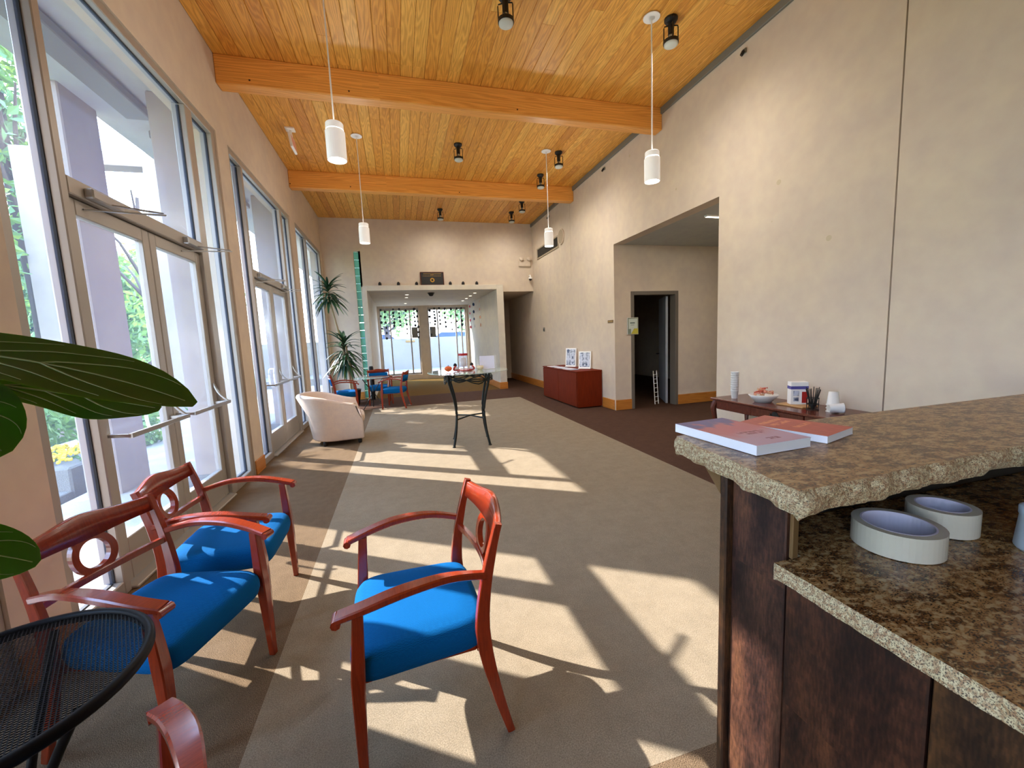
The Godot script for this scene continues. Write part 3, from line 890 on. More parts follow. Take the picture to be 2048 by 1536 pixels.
# ---------------------------------------------------------------- entrance lobby
func lobby() -> void:
	var z0 := ZF + 0.12
	var lb := struct("wall_lobby", "white box portal and side walls of the entrance lobby", "wall")
	var st := S(); bb(st, -0.80, -0.70, 0, 3.0, -16.7, z0, 0.006); obj("side_panel", st, M.entry, lb)
	st = S(); bb(st, 2.82, 3.02, 0, 3.0, -16.7, z0, 0.006); obj("side_panel", st, M.entry, lb)
	st = S(); bb(st, -0.70, 2.82, 2.885, 3.02, -16.7, z0, 0.006); obj("ceiling_panel", st, M.entry, lb)
	st = S(); bb(st, -0.80, -0.70, 3.0, 3.02, ZF, z0); bb(st, 2.82, 3.02, 3.0, 3.02, ZF, z0); obj("top_strip", st, M.entry, lb)
	var bk := struct("wall_entry", "tan back wall of the lobby between the glass doors", "wall")
	st = S()
	bb(st, -0.70, -0.63, 0, 2.885, -16.7, -16.5); bb(st, 0.84, 1.19, 0, 2.885, -16.7, -16.45); bb(st, 2.72, 2.82, 0, 2.885, -16.7, -16.5)
	bb(st, -0.63, 2.72, 2.81, 2.885, -16.7, -16.5)
	bb(st, -0.63, 2.72, 0, 0.20, -16.7, -16.5)
	obj("plaster", st, M.wall, bk)
	var n := 9
	for k in 2:
		var a := -0.63 if k == 0 else 1.19
		var b := 0.84 if k == 0 else 2.72
		var d := struct("door_%d" % (n + k), "%s pair of glass lobby doors to the forecourt" % ["first", "second"][k], "door")
		st = S()
		bb(st, a, b, 2.72, 2.81, -16.63, -16.57); obj("head", st, M.frame, d)
		var xs := [a, a + 0.36, b - 0.36, b - 0.05] if k == 0 else [a, a + 0.36, b - 0.44, b - 0.22, b - 0.05]
		for x in xs:
			st = S(); bb(st, x, x + 0.05, 0.2, 2.72, -16.63, -16.57, 0.004); obj("stile", st, M.frame, d)
		st = S(); bb(st, a, b, 0.2, 0.27, -16.63, -16.57, 0.004); obj("bottom_rail", st, M.frame, d)
		st = S()
		var t := PackedVector3Array()
		quad(t, Vector3(a, 0.27, -16.6), Vector3(b, 0.27, -16.6), Vector3(b, 2.72, -16.6), Vector3(a, 2.72, -16.6))
		emit(st, t, -1, false)
		obj("pane", st, M.glass, d)
	# frosted push panels on the doors
	for k in 2:
		var x: float = [0.54, 1.24][k]
		var pn := thing("door_notice", ["grey notice panel on the first lobby door", "grey notice panel on the second lobby door"][k], "notice", Vector3(x, 1.85, -16.54), 0.0, "notices on the lobby doors")
		st = S(); box(st, Vector3(0.12, 0, 0), Vector3(0.24, 0.42, 0.01), 0.002); obj("sheet", st, M.trim_grey, pn)
	# downlights
	var spots := [[0.35, -12.6], [0.35, -13.4], [0.35, -15.4], [2.35, -12.4], [2.35, -13.2], [2.35, -14.0], [2.35, -14.8]]
	for k in spots.size():
		var lt := thing("downlight", "small round downlight in the lobby ceiling, %s" % ["foremost of the first row", "middle of the first row", "rearmost of the first row", "foremost of the second row", "second of the second row", "third of the second row", "rearmost of the second row"][k], "downlight", Vector3(spots[k][0], 2.885, spots[k][1]), 0.0, "downlights in the lobby ceiling")
		st = S(); lathe(st, [[0.065, -0.004], [0.065, 0.0], [0.048, 0.0], [0.048, -0.004]], Vector3.ZERO, 18, Basis.IDENTITY, -1, true); obj("trim_ring", st, M.white, lt)
		st = S(); disc_solid(st, Vector3(0, -0.003, 0), 0.047, 0.003, 18, 0.0005); obj("bulb", st, M.glow, lt)
		var om := SpotLight3D.new()
		om.name = "light"
		om.light_energy = 0.35
		om.light_color = Color(1, 0.93, 0.8)
		om.spot_range = 30.0
		om.spot_angle = 60.0
		om.light_size = 0.05
		om.shadow_enabled = true
		om.rotation_degrees = Vector3(-90, 0, 0)
		om.position = Vector3(0, -0.01, 0)
		lt.add_child(om)
	var dm := thing("dome_camera", "small black dome camera under the lobby ceiling", "camera", Vector3(1.02, 2.885, -12.2))
	st = S(); disc_solid(st, Vector3(0, -0.02, 0), 0.10, 0.02, 20, 0.003); obj("mount", st, M.black, dm)
	st = S(); lathe(st, [[0.005, -0.10], [0.045, -0.09], [0.07, -0.06], [0.08, -0.02]], Vector3.ZERO, 18); obj("dome", st, M.black, dm)
	# things on top of the portal
	var px := [-0.36, 0.12, 0.60, 1.52, 1.88, 2.27]
	for k in 6:
		var l := thing("portal_spotlight", "small black spotlight on the portal top, %s from the plant" % ["first", "second", "third", "fourth", "fifth", "sixth"][k], "spotlight", Vector3(px[k], 3.02, ZF + 0.05), 0.0, "black spotlights on the portal top")
		st = S(); disc_solid(st, Vector3.ZERO, 0.045, 0.02, 14, 0.003); obj("base", st, M.black, l)
		st = S(); lathe(st, [[0.03, 0.02], [0.045, 0.04], [0.035, 0.075], [0.012, 0.10]], Vector3.ZERO, 14); obj("head", st, M.black, l)
	var pq := thing("plaque", "dark wooden plaque with gold emblem leaning above the portal", "plaque", Vector3(1.03, 3.02, ZF + 0.055))
	pq.rotation.x = -0.12
	st = S(); box(st, Vector3(0, 0.18, 0), Vector3(0.62, 0.36, 0.025), 0.004); obj("board", st, M.black, pq)
	st = S()
	for e in [[0, 0.355, 0.64, 0.018], [0, 0.006, 0.64, 0.018]]: box(st, Vector3(e[0], e[1], 0.005), Vector3(e[2], e[3], 0.03), 0.003)
	for sx in [-0.311, 0.311]: box(st, Vector3(sx, 0.18, 0.005), Vector3(0.018, 0.36, 0.03), 0.003)
	obj("border", st, M.mahogany, pq)
	st = S(); lathe(st, [[0.03, 0.0], [0.06, 0.0], [0.06, 0.006], [0.03, 0.006]], Vector3(0.0, 0.14, 0.014), 20, Basis(Vector3.RIGHT, PI / 2), -1, true)
	for k in 6:
		var a := TAU * k / 6
		box(st, Vector3(cos(a) * 0.045, 0.14 + sin(a) * 0.045, 0.018), Vector3(0.02, 0.02, 0.006), 0.0, Basis(Vector3.BACK, a))
	obj("emblem", st, M.gold, pq)
	st = S()
	for r in [[0.315, 0.46, 0.012], [0.255, 0.5, 0.008], [0.285, 0.08, 0.008]]:
		var x: float = -r[1] / 2.0
		while x < r[1] / 2.0:
			var wd := rng.randf_range(0.012, 0.03)
			box(st, Vector3(x + wd / 2, r[0], 0.0135), Vector3(wd, r[2], 0.002))
			x += wd + 0.008
	obj("lettering", st, M.gold, pq).set_meta("kind", "stuff")
	# glass block slot
	var gb := struct("window_6", "narrow vertical slot of green glass blocks in the far wall", "window")
	for k in 19:
		st = S(); bb(st, -0.967, -0.848, 0.02 + k * 0.205, 0.215 + k * 0.205, ZF - 0.14, ZF - 0.05, 0.008); obj("glass_block", st, M.block, gb)
	# paper garlands hanging before the doors
	var gx := [-0.55, -0.40, -0.1, 0.12, 0.36, 0.68, 0.78, 1.26, 1.44, 1.62, 1.85, 2.08, 2.3, 2.5]
	var ordn := ["first", "second", "third", "fourth", "fifth", "sixth", "seventh", "eighth", "ninth", "tenth", "eleventh", "twelfth", "thirteenth", "fourteenth"]
	for k in gx.size():
		var len := rng.randf_range(0.7, 1.25)
		var gl := thing("paper_garland", "dark paper shapes strung before the lobby doors, %s string along" % ordn[k], "garland", Vector3(gx[k], 2.883, -16.2 + 0.08 * sin(k * 2.3)), rng.randf() * 1.2 - 0.6, "paper garlands before the lobby doors")
		garland(gl, len, M.paper_dark, rng.randi_range(4, 6))
	var cols := [[2.66, -15.2, M.pink, "pink paper shapes strung by the lobby side wall"], [2.64, -14.3, M.paper_blue, "blue paper shapes strung by the lobby side wall"], [2.64, -13.2, M.paper_peach, "peach paper shapes strung by the lobby side wall"]]
	for q in cols:
		var gl := thing("paper_garland", q[3], "garland", Vector3(q[0], 2.883, q[1]), 0.9, "paper garlands by the lobby side wall")
		garland(gl, 0.95, q[2], 4)

func garland(gl: Node3D, len: float, m: Material, n: int) -> void:
	var st := S(); tube(st, P([Vector3.ZERO, Vector3(0, -len, 0)]), 0.002, 4); obj("string", st, M.white, gl)
	for k in n:
		var y := -len * (0.18 + 0.8 * k / (n - 1.0))
		st = S()
		prism(st, PackedVector2Array([Vector2(0, 0.05), Vector2(0.045, 0.01), Vector2(0.03, -0.05), Vector2(-0.03, -0.05), Vector2(-0.045, 0.01)]), 0.004, Transform3D(Basis(Vector3.UP, rng.randf() - 0.5).scaled(Vector3.ONE * rng.randf_range(0.8, 1.2)), Vector3(0.01 * sin(k * 5.0), y, 0)))
		obj("cutout", st, m, gl)

# ---------------------------------------------------------------- fittings on ceiling and walls
const SPOT := 1.2
const PENDANT := 0.36
func fittings() -> void:
	var st: SurfaceTool
	# pendants
	var pp := [[-0.4, -4.03, "nearest white pendant lamp, hanging by the windows"], [-0.4, -7.14, "far white pendant lamp, hanging by the windows"], [2.78, -4.03, "near white pendant lamp, hanging by the plain wall"], [2.76, -7.12, "far white pendant lamp, hanging by the plain wall"]]
	var proto: Node3D = null
	for q in pp:
		if proto == null:
			proto = thing("pendant_lamp", q[2], "pendant lamp", Vector3(q[0], 3.11, q[1]), 0.0, "white cylinder pendant lamps")
			st = S()
			lathe(st, [[0.082, 0.0], [0.082, 0.235], [0.078, 0.24], [0.070, 0.24], [0.070, 0.25], [0.074, 0.252], [0.074, 0.30], [0.068, 0.308], [0.0, 0.31], [0.0, 0.22], [0.076, 0.22], [0.076, 0.0]], Vector3.ZERO, 28, Basis.IDENTITY, -1, true)
			obj("lamp_shade", st, M.opal, proto)
			st = S(); tube(st, P([Vector3(0, 0.31, 0), Vector3(0, 1.63, 0)]), 0.007, 6); obj("cord", st, M.white, proto)
			st = S(); lathe(st, [[0.085, 1.624], [0.085, 1.632], [0.06, 1.632], [0.0, 1.632], [0.0, 1.615], [0.03, 1.615]], Vector3.ZERO, 22, Basis.IDENTITY, -1); obj("ceiling_plate", st, M.white, proto)
			st = S(); lathe(st, [[0.0, 0.10], [0.03, 0.11], [0.035, 0.15], [0.02, 0.20], [0.0, 0.21]], Vector3.ZERO, 14); obj("bulb", st, M.opal, proto)
			var ol := OmniLight3D.new()
			ol.name = "light"
			ol.light_energy = PENDANT
			ol.light_color = Color(1.0, 0.98, 0.95)
			ol.light_size = 0.09
			ol.omni_range = 40.0
			ol.omni_attenuation = 2.0
			ol.shadow_enabled = true
			ol.position = Vector3(0, 0.15, 0)
			proto.add_child(ol)
		else:
			dup(proto, q[2], Vector3(q[0], 3.11, q[1]))
	# caged black spotlights
	var sp := [[1.22, -4.1, "black caged ceiling spotlight at the picture's top edge"], [3.0, -4.01, "black caged ceiling spotlight beside the near pendant plate"], [1.2, -7.15, "black caged ceiling spotlight midway between the two beams"], [3.0, -7.13, "black caged ceiling spotlight beside the far pendant plate"], [3.02, -8.15, "black caged ceiling spotlight just before the far beam"], [1.24, -10.6, "black caged ceiling spotlight above the lobby plaque"], [3.09, -10.61, "black caged ceiling spotlight near the far wall corner"], [3.11, -9.74, "black caged ceiling spotlight half hidden by the far beam"]]
	proto = null
	for q in sp:
		if proto == null:
			proto = thing("ceiling_spotlight", q[2], "spotlight", Vector3(q[0], CEIL - 0.001, q[1]), 0.0, "black caged ceiling spotlights")
			st = S(); lathe(st, [[0.0, 0.0], [0.068, 0.0], [0.068, -0.02], [0.05, -0.045], [0.03, -0.055], [0.03, -0.16], [0.0, -0.16]], Vector3.ZERO, 18, Basis.IDENTITY, -1); obj("mount", st, M.black, proto)
			for k in 4:
				var a := TAU * k / 4 + 0.4
				var d := Vector3(cos(a), 0, sin(a))
				st = S(); tube(st, P([d * 0.03 + Vector3(0, -0.07, 0), d * 0.068 + Vector3(0, -0.075, 0), d * 0.072 + Vector3(0, -0.09, 0), d * 0.072 + Vector3(0, -0.23, 0)]), 0.006, 5); obj("cage_rod", st, M.black, proto)
			st = S(); lathe(st, [[0.066, -0.215], [0.078, -0.215], [0.078, -0.245], [0.066, -0.245]], Vector3.ZERO, 20, Basis.IDENTITY, -1, true); obj("ring", st, M.black, proto)
			st = S(); lathe(st, [[0.0, -0.275], [0.05, -0.272], [0.070, -0.26], [0.070, -0.235], [0.03, -0.20], [0.022, -0.16], [0.0, -0.16]], Vector3.ZERO, 20); obj("bulb", st, M.lens, proto)
			var sl := SpotLight3D.new()
			sl.name = "light"
			sl.light_energy = SPOT
			sl.light_color = Color(1.0, 0.97, 0.92)
			sl.light_size = 0.07
			sl.spot_range = 30.0
			sl.spot_angle = 86.0
			sl.spot_attenuation = 2.0
			sl.shadow_enabled = true
			sl.rotation_degrees = Vector3(-90, 0, 0)
			sl.position = Vector3(0, -0.29, 0)
			proto.add_child(sl)
		else:
			var sd := dup(proto, q[2], Vector3(q[0], CEIL - 0.001, q[1]))
			if q[1] < -10.5: # the last two wash the far wall
				var wl: SpotLight3D = sd.get_node("light")
				wl.light_energy = SPOT * 1.15
				wl.rotation_degrees = Vector3(-74, 0, 0)
	# hanging exit sign seen edge-on
	var ex := thing("exit_sign", "small white sign box hanging from the ceiling by the windows", "sign", Vector3(-1.33, CEIL - 0.001, -7.1))
	st = S(); box(st, Vector3(0, -0.012, 0), Vector3(0.13, 0.024, 0.13), 0.004); obj("ceiling_plate", st, M.white, ex)
	st = S(); bar(st, P([Vector3(0, -0.02, 0), Vector3(0.01, -0.12, 0)]), 0.03, 0.03, Vector3.RIGHT); obj("stem", st, M.white, ex)
	st = S(); box(st, Vector3(0.015, -0.21, 0), Vector3(0.036, 0.20, 0.30), 0.006, Basis(Vector3.BACK, 0.12)); obj("panel", st, M.white, ex)
	st = S(); box(st, Vector3(0.035, -0.21, 0), Vector3(0.004, 0.15, 0.25), 0.0, Basis(Vector3.BACK, 0.12)); obj("face", st, M.pink_face, ex)
	# wall sensors
	var ws := [[4.57, -4.03, "small dark sensor high on the plain wall nearest the camera"], [4.58, -7.26, "small dark sensor high on the plain wall between the beams"], [4.55, -10.2, "small dark sensor high on the plain wall near the corner"]]
	for q in ws:
		var w := thing("wall_sensor", q[2], "sensor", Vector3(WR, q[0], q[1]), 0.0, "sensors high on the plain wall")
		st = S(); box(st, Vector3(-0.01, 0, 0), Vector3(0.02, 0.05, 0.06), 0.004); obj("base", st, M.trim_grey, w)
		st = S(); bar(st, P([Vector3(-0.02, 0, 0), Vector3(-0.05, -0.03, 0.02), Vector3(-0.065, -0.06, 0.02)]), 0.03, 0.022, Vector3.BACK); obj("eye", st, M.black, w)
	var sk := thing("wall_speaker", "round beige speaker grille high on the plain wall", "speaker", Vector3(WR, 3.86, -9.42))
	st = S(); disc_solid(st, Vector3.ZERO, 0.17, 0.025, 30, 0.006, Basis(Vector3.BACK, PI / 2)); obj("grille", st, M.speaker, sk)
	st = S(); lathe(st, [[0.165, 0.0], [0.18, 0.0], [0.18, 0.028], [0.165, 0.028]], Vector3.ZERO, 30, Basis(Vector3.BACK, PI / 2), -1, true); obj("rim", st, M.wall, sk)
	var vt := thing("air_vent", "long dark air vent with beige frame on plain wall", "vent", Vector3(WR, 3.80, -10.4))
	st = S(); bb(st, -0.004, 0.0, -0.11, 0.11, -0.76, 0.76); obj("backing", st, M.black, vt)
	st = S()
	bb(st, -0.02, 0, 0.11, 0.15, -0.8, 0.8, 0.004); bb(st, -0.02, 0, -0.15, -0.11, -0.8, 0.8, 0.004); bb(st, -0.02, 0, -0.11, 0.11, 0.76, 0.8, 0.004); bb(st, -0.02, 0, -0.11, 0.11, -0.8, -0.76, 0.004)
	obj("vent_frame", st, M.speaker, vt)
	for k in 6:
		st = S(); box(st, Vector3(-0.008, -0.09 + k * 0.036, 0), Vector3(0.016, 0.004, 1.5), 0.0, Basis(Vector3.BACK, 0.5)); obj("slat", st, M.trim_grey, vt)
	var em := thing("emergency_light", "cream twin-headed emergency light on the far wall corner", "light", Vector3(3.72, 3.62, ZF))
	st = S(); bb(st, -0.18, 0.18, -0.08, 0.08, 0.0, 0.06, 0.01); obj("housing", st, M.wall, em)
	for sx in [-0.11, 0.12]:
		st = S(); lathe(st, [[0.0, 0.0], [0.05, 0.01], [0.065, 0.06], [0.06, 0.07], [0.0, 0.06]], Vector3(sx, 0.11, 0.04), 14, Basis(Vector3.RIGHT, 1.2)); obj("lamp_head", st, M.wall, em)
	var cm := thing("security_camera", "small white dome security camera in far corner", "camera", Vector3(3.86, 3.18, ZF))
	st = S(); bar(st, P([Vector3(0, 0.10, 0), Vector3(0, 0.10, 0.09), Vector3(0, 0.04, 0.11)]), 0.03, 0.03, Vector3.RIGHT); obj("arm", st, M.white, cm)
	st = S(); lathe(st, [[0.0, 0.05], [0.05, 0.045], [0.06, 0.0], [0.055, -0.01], [0.0, -0.01]], Vector3(0, 0, 0.11), 16); obj("shell", st, M.white, cm)
	st = S(); lathe(st, [[0.0, -0.06], [0.03, -0.05], [0.048, -0.012], [0.0, -0.012]], Vector3(0, 0, 0.11), 16); obj("dome", st, M.black, cm)
	var sw := thing("wall_switch", "small dark switch plate on the wall by the passage", "switch", Vector3(WR, 1.68, -10.85))
	st = S(); box(st, Vector3(-0.006, 0, 0), Vector3(0.012, 0.11, 0.12), 0.003); obj("plate", st, M.trim_grey, sw)
	for s in [-0.025, 0.025]:
		st = S(); box(st, Vector3(-0.014, -0.01, s), Vector3(0.01, 0.05, 0.025), 0.002); obj("toggle", st, M.black, sw)
	var rs := thing("room_sign", "small brown room sign beside the hall opening", "sign", Vector3(WR, 1.72, -7.12))
	st = S(); box(st, Vector3(-0.005, 0, 0), Vector3(0.01, 0.055, 0.20), 0.002); obj("plate", st, M.bronze, rs)
	st = S()
	for k in 6: box(st, Vector3(-0.0105, 0.004, -0.07 + k * 0.028), Vector3(0.001, 0.018, 0.016))
	obj("lettering", st, M.gold, rs).set_meta("kind", "stuff")
	# closet door, poster and folded rack
	var dr := struct("door_11", "dark doorway in the side hall with its grey door swung inward", "door")
	st = S(); bb(st, 4.33, 4.395, 0, 2.27, -7.13, -6.955, 0.004); obj("jamb", st, M.door_frame, dr)
	st = S(); bb(st, 5.32, 5.385, 0, 2.27, -7.13, -6.955, 0.004); obj("jamb", st, M.door_frame, dr)
	st = S(); bb(st, 4.395, 5.32, 2.2, 2.27, -7.13, -6.955, 0.004); obj("head", st, M.door_frame, dr)
	st = S(); box(st, Vector3(5.45, 1.1, -7.53), Vector3(0.045, 2.18, 0.88), 0.003, Basis(Vector3.UP, -0.47)); var lf := obj("leaf", st, M.door_grey, dr)
	st = S(); tube(st, P([Vector3(5.58, 1.0, -7.85), Vector3(5.52, 1.0, -7.87), Vector3(5.49, 1.0, -7.78)]), 0.011, 6); obj("handle", st, M.black, lf)
	var ps := thing("poster", "small white poster with yellow corner beside the dark doorway", "poster", Vector3(4.352, 1.615, -6.945))
	st = S(); box(st, Vector3.ZERO, Vector3(0.235, 0.32, 0.012), 0.002); obj("panel", st, M.paper, ps)
	var q := MeshInstance3D.new()
	var qm := QuadMesh.new(); qm.size = Vector2(0.225, 0.31); q.mesh = qm; q.material_override = M.poster; q.name = "print"; q.position.z = 0.0068
	ps.add_child(q)
	var rk := thing("folded_rack", "white folded wire rack leaning inside the dark doorway", "rack", Vector3(5.12, 0.0, -7.22), 0.25)
	for s in [-0.05, 0.05]:
		st = S(); tube(st, P([Vector3(s - 0.06, 0.0, 0), Vector3(s + 0.02, 0.68, -0.12)]), 0.009, 6); obj("post", st, M.white, rk)
	for k in 7:
		st = S(); tube(st, P([Vector3(-0.1 + k * 0.0105, 0.06 + k * 0.09, -k * 0.016), Vector3(0.0 + k * 0.0105, 0.06 + k * 0.09, -k * 0.016)]), 0.006, 5); obj("rung", st, M.white, rk)
	var hl := thing("hall_light", "slim white strip light on the side hall ceiling", "light", Vector3(5.0, 3.13, -5.1))
	st = S(); box(st, Vector3(0, -0.012, 0), Vector3(1.2, 0.024, 0.06), 0.004); obj("housing", st, M.white, hl)
	st = S(); box(st, Vector3(0, -0.026, 0), Vector3(1.16, 0.004, 0.05)); obj("diffuser_lamp", st, M.glow, hl)
	var al := AreaLight3D.new()
	al.name = "light"
	al.area_size = Vector2(1.16, 0.05)
	al.light_energy = 1.2
	al.light_color = Color(1, 0.94, 0.84)
	al.area_range = 30.0
	al.shadow_enabled = true
	al.rotation_degrees = Vector3(-90, 0, 0)
	al.position = Vector3(0, -0.03, 0)
	hl.add_child(al)
	var hd := thing("ceiling_detector", "small dark round detector on the side hall ceiling", "detector", Vector3(5.2, 3.13, -5.6))
	st = S(); lathe(st, [[0.0, 0.0], [0.09, 0.0], [0.08, -0.03], [0.04, -0.045], [0.0, -0.045]], Vector3.ZERO, 18, Basis.IDENTITY, -1); obj("case", st, M.trim_grey, hd)
	var pd := struct("door_12", "dark wooden door at the end of the passage", "door")
	st = S(); bb(st, 3.06, 3.62, 0, 2.25, -14.5, -14.45, 0.004); var l2 := obj("leaf", st, M.dark_void, pd)
	st = S(); lathe(st, [[0.0, 0.0], [0.02, 0.0], [0.03, 0.03], [0.02, 0.05], [0.0, 0.05]], Vector3(3.12, 1.0, -14.45), 12, Basis(Vector3.RIGHT, PI / 2)); obj("handle", st, M.steel, l2)

# ---------------------------------------------------------------- seating
func front_leg(s: float) -> SurfaceTool:
	var st := S()
	var p := smooth_path([Vector3(0.225, 0.0, s * 0.272), Vector3(0.222, 0.18, s * 0.268), Vector3(0.218, 0.36, s * 0.265), Vector3(0.212, 0.46, s * 0.265), Vector3(0.206, 0.55, s * 0.268), Vector3(0.20, 0.632, s * 0.272)], 3)
	var w := []
	var h := []
	for v in p:
		var k := absf(v.y - 0.40)
		w.append(lerpf(0.044, 0.028, clampf(k / 0.4, 0, 1)))
		h.append(lerpf(0.046, 0.028, clampf(k / 0.38, 0, 1)))
	bar(st, p, w, h, Vector3.RIGHT)
	return st

func rear_leg(s: float) -> SurfaceTool:
	var st := S()
	var p := smooth_path([Vector3(-0.305, 0.0, s * 0.255), Vector3(-0.262, 0.16, s * 0.255), Vector3(-0.228, 0.32, s * 0.255), Vector3(-0.215, 0.45, s * 0.255), Vector3(-0.232, 0.60, s * 0.255), Vector3(-0.262, 0.73, s * 0.255), Vector3(-0.292, 0.835, s * 0.255)], 3)
	var w := []
	var h := []
	for v in p:
		w.append(lerpf(0.030, 0.024, absf(v.y - 0.42) / 0.42))
		h.append(lerpf(0.054, 0.028, clampf(absf(v.y - 0.40) / 0.40, 0, 1)))
	bar(st, p, w, h, Vector3.RIGHT)
	return st

func back_x(y: float, z: float) -> float:
	var lean := -0.215 - 0.077 * pow(maxf(y - 0.45, 0.0) / 0.385, 1.25)
	return lean - 0.045 * (1.0 - pow(z / 0.255, 2.0))

func cushion(st: SurfaceTool, cx: float, y0: float, y1: float, hx: float, hz: float, dome: float) -> void:
	# a soft slab: superellipse rings that swell and close, the top domed
	var rings := []
	var seg := 40
	for q in [[0.90, 0.0], [0.97, 0.12], [1.0, 0.4], [1.0, 0.62], [0.985, 0.80], [0.94, 0.93], [0.86, 0.99], [0.6, 1.04], [0.3, 1.07], [0.02, 1.08]]:
		var ring := PackedVector3Array()
		for k in seg:
			var a := TAU * k / seg
			var ca := cos(a)
			var sa := sin(a)
			var ex := 0.30
			var px := signf(ca) * pow(absf(ca), ex) * hx
			var pz := signf(sa) * pow(absf(sa), ex) * hz * (1.0 + 0.06 * px / hx)
			var f: float = q[1]
			var y := lerpf(y0, y1, minf(f, 1.0)) + maxf(f - 0.9, 0.0) * dome * 5.0
			# the front edge rolls down
			y -= 0.018 * pow(clampf((px * q[0]) / hx, 0, 1), 4.0) * f
			ring.append(Vector3(cx + px * q[0], y, pz * q[0]))
		rings.append(ring)
	loft(st, rings)

func make_chair(label: String, padded := false) -> Node3D:
	var c := thing("arm_chair_padded" if padded else "open_arm_chair", label, "chair", Vector3.ZERO, 0.0, "cherry wood chairs with padded backs" if padded else "cherry wood arm chairs with ring backs")
	var wood: Material = M.cherry
	for s in [-1.0, 1.0]:
		obj("leg", front_leg(s), wood, c)
		obj("leg", rear_leg(s), wood, c)
		var st := S()
		var ap := smooth_path([Vector3(-0.236, 0.652, s * 0.258), Vector3(-0.10, 0.682, s * 0.275), Vector3(0.05, 0.678, s * 0.286), Vector3(0.18, 0.650, s * 0.282), Vector3(0.262, 0.628, s * 0.270)], 5)
		var w := []
		var h := []
		for v in ap:
			w.append(0.030 + 0.026 * smoothstep(-0.24, 0.1, v.x))
			h.append(0.026 - 0.004 * smoothstep(0.1, 0.26, v.x))
		bar(st, ap, w, h, Vector3.UP, 0.4)
		tube(st, P([Vector3(0.266, 0.619, s * 0.270 - 0.027), Vector3(0.266, 0.619, s * 0.270 + 0.027)]), 0.016, 8)
		obj("armrest", st, wood, c)
	var st := S(); cushion(st, 0.0, 0.345, 0.462, 0.248, 0.252, 0.006); obj("seat", st, M.blue, c)
	st = S()
	bb(st, -0.22, -0.195, 0.34, 0.375, -0.235, 0.235, 0.004); bb(st, 0.175, 0.20, 0.34, 0.365, -0.235, 0.235, 0.004)
	bb(st, -0.195, 0.175, 0.34, 0.365, -0.225, -0.205, 0.004); bb(st, -0.195, 0.175, 0.34, 0.365, 0.205, 0.225, 0.004)
	obj("seat_frame", st, wood, c)
	# crest rail: a curved board whose top swells in the middle
	var rings := []
	for k in 25:
		var z := -0.268 + 0.536 * k / 24.0
		var b := exp(-pow(z / 0.12, 2.0))
		var top := 0.822 + 0.026 * b + 0.006 * pow(z / 0.268, 2.0)
		var bot := 0.752 - 0.006 * b + 0.012 * pow(z / 0.268, 2.0)
		var x1 := back_x(top, z)
		var x0 := back_x(bot, z)
		rings.append(P([Vector3(x0 + 0.012, bot, z), Vector3(x1 + 0.011, top - 0.004, z), Vector3(x1 + 0.007, top, z), Vector3(x1 - 0.010, top, z), Vector3(x1 - 0.014, top - 0.004, z), Vector3(x0 - 0.012, bot, z)]))
	st = S(); loft(st, rings, true, 1); obj("crest_rail", st, wood, c)
	# lower rail
	st = S()
	var lp := PackedVector3Array()
	for k in 15:
		var z := -0.255 + 0.51 * k / 14.0
		lp.append(Vector3(back_x(0.60, z) + 0.004, 0.60 - 0.012 * (1.0 - pow(z / 0.255, 2.0)) + 0.012, z))
	bar(st, lp, 0.022, 0.028, Vector3.UP)
	obj("lower_rail", st, wood, c)
	if padded:
		st = S()
		var rr := []
		for k in 9:
			var z := -0.225 + 0.45 * k / 8.0
			var e := 0.006 + 0.02 * sqrt(maxf(1.0 - pow(z / 0.226, 2.0), 0.0))
			rr.append(P([Vector3(back_x(0.61, z) + e, 0.61, z), Vector3(back_x(0.68, z) + e * 1.3, 0.68, z), Vector3(back_x(0.75, z) + e, 0.752, z), Vector3(back_x(0.75, z) - 0.012, 0.752, z), Vector3(back_x(0.61, z) - 0.012, 0.61, z)]))
		loft(st, rr); obj("back_pad", st, M.blue, c)
	else:
		# ring between the rails
		st = S()
		var path := PackedVector3Array()
		var seg := 40
		var rg := []
		for k in seg:
			var a := TAU * k / seg
			var ring := PackedVector3Array()
			for q in [[0.086, 0.011], [0.086, -0.011], [0.058, -0.011], [0.058, 0.011]]:
				var y: float = 0.682 + sin(a) * q[0]
				var z: float = cos(a) * q[0]
				ring.append(Vector3(back_x(y, z) + q[1], y, z))
			rg.append(ring)
		loft(st, rg, false, -1, true)
		obj("back_ring", st, wood, c)
	return c

func seating() -> void:
	var ch := make_chair("ring-backed cherry chair with blue seat standing alone mid carpet")
	ch.position = Vector3(-0.005, 0, -1.61); ch.rotation.y = PI + 0.05
	dup(ch, "ring-backed cherry chair closest to the window glass", Vector3(-0.985, 0, -2.565), 0.0)
	dup(ch, "ring-backed cherry chair between the mesh table and another chair", Vector3(-1.005, 0, -1.925), -0.33)
	dup(ch, "cherry chair of which only one armrest tip shows below", Vector3(-0.71, 0, -0.745), 2.15)
	var pc := make_chair("padded cherry chair by the window, half hidden behind armchair", true)
	pc.position = Vector3(-1.22, 0, -9.75); pc.rotation.y = 0.15
	dup(pc, "padded cherry chair facing the room across the glass table", Vector3(-0.52, 0, -10.55), -PI / 2 + 0.1)
	dup(pc, "padded cherry chair with orange legs facing the windows", Vector3(-0.16, 0, -9.78), PI - 0.25)
	tub_chair()

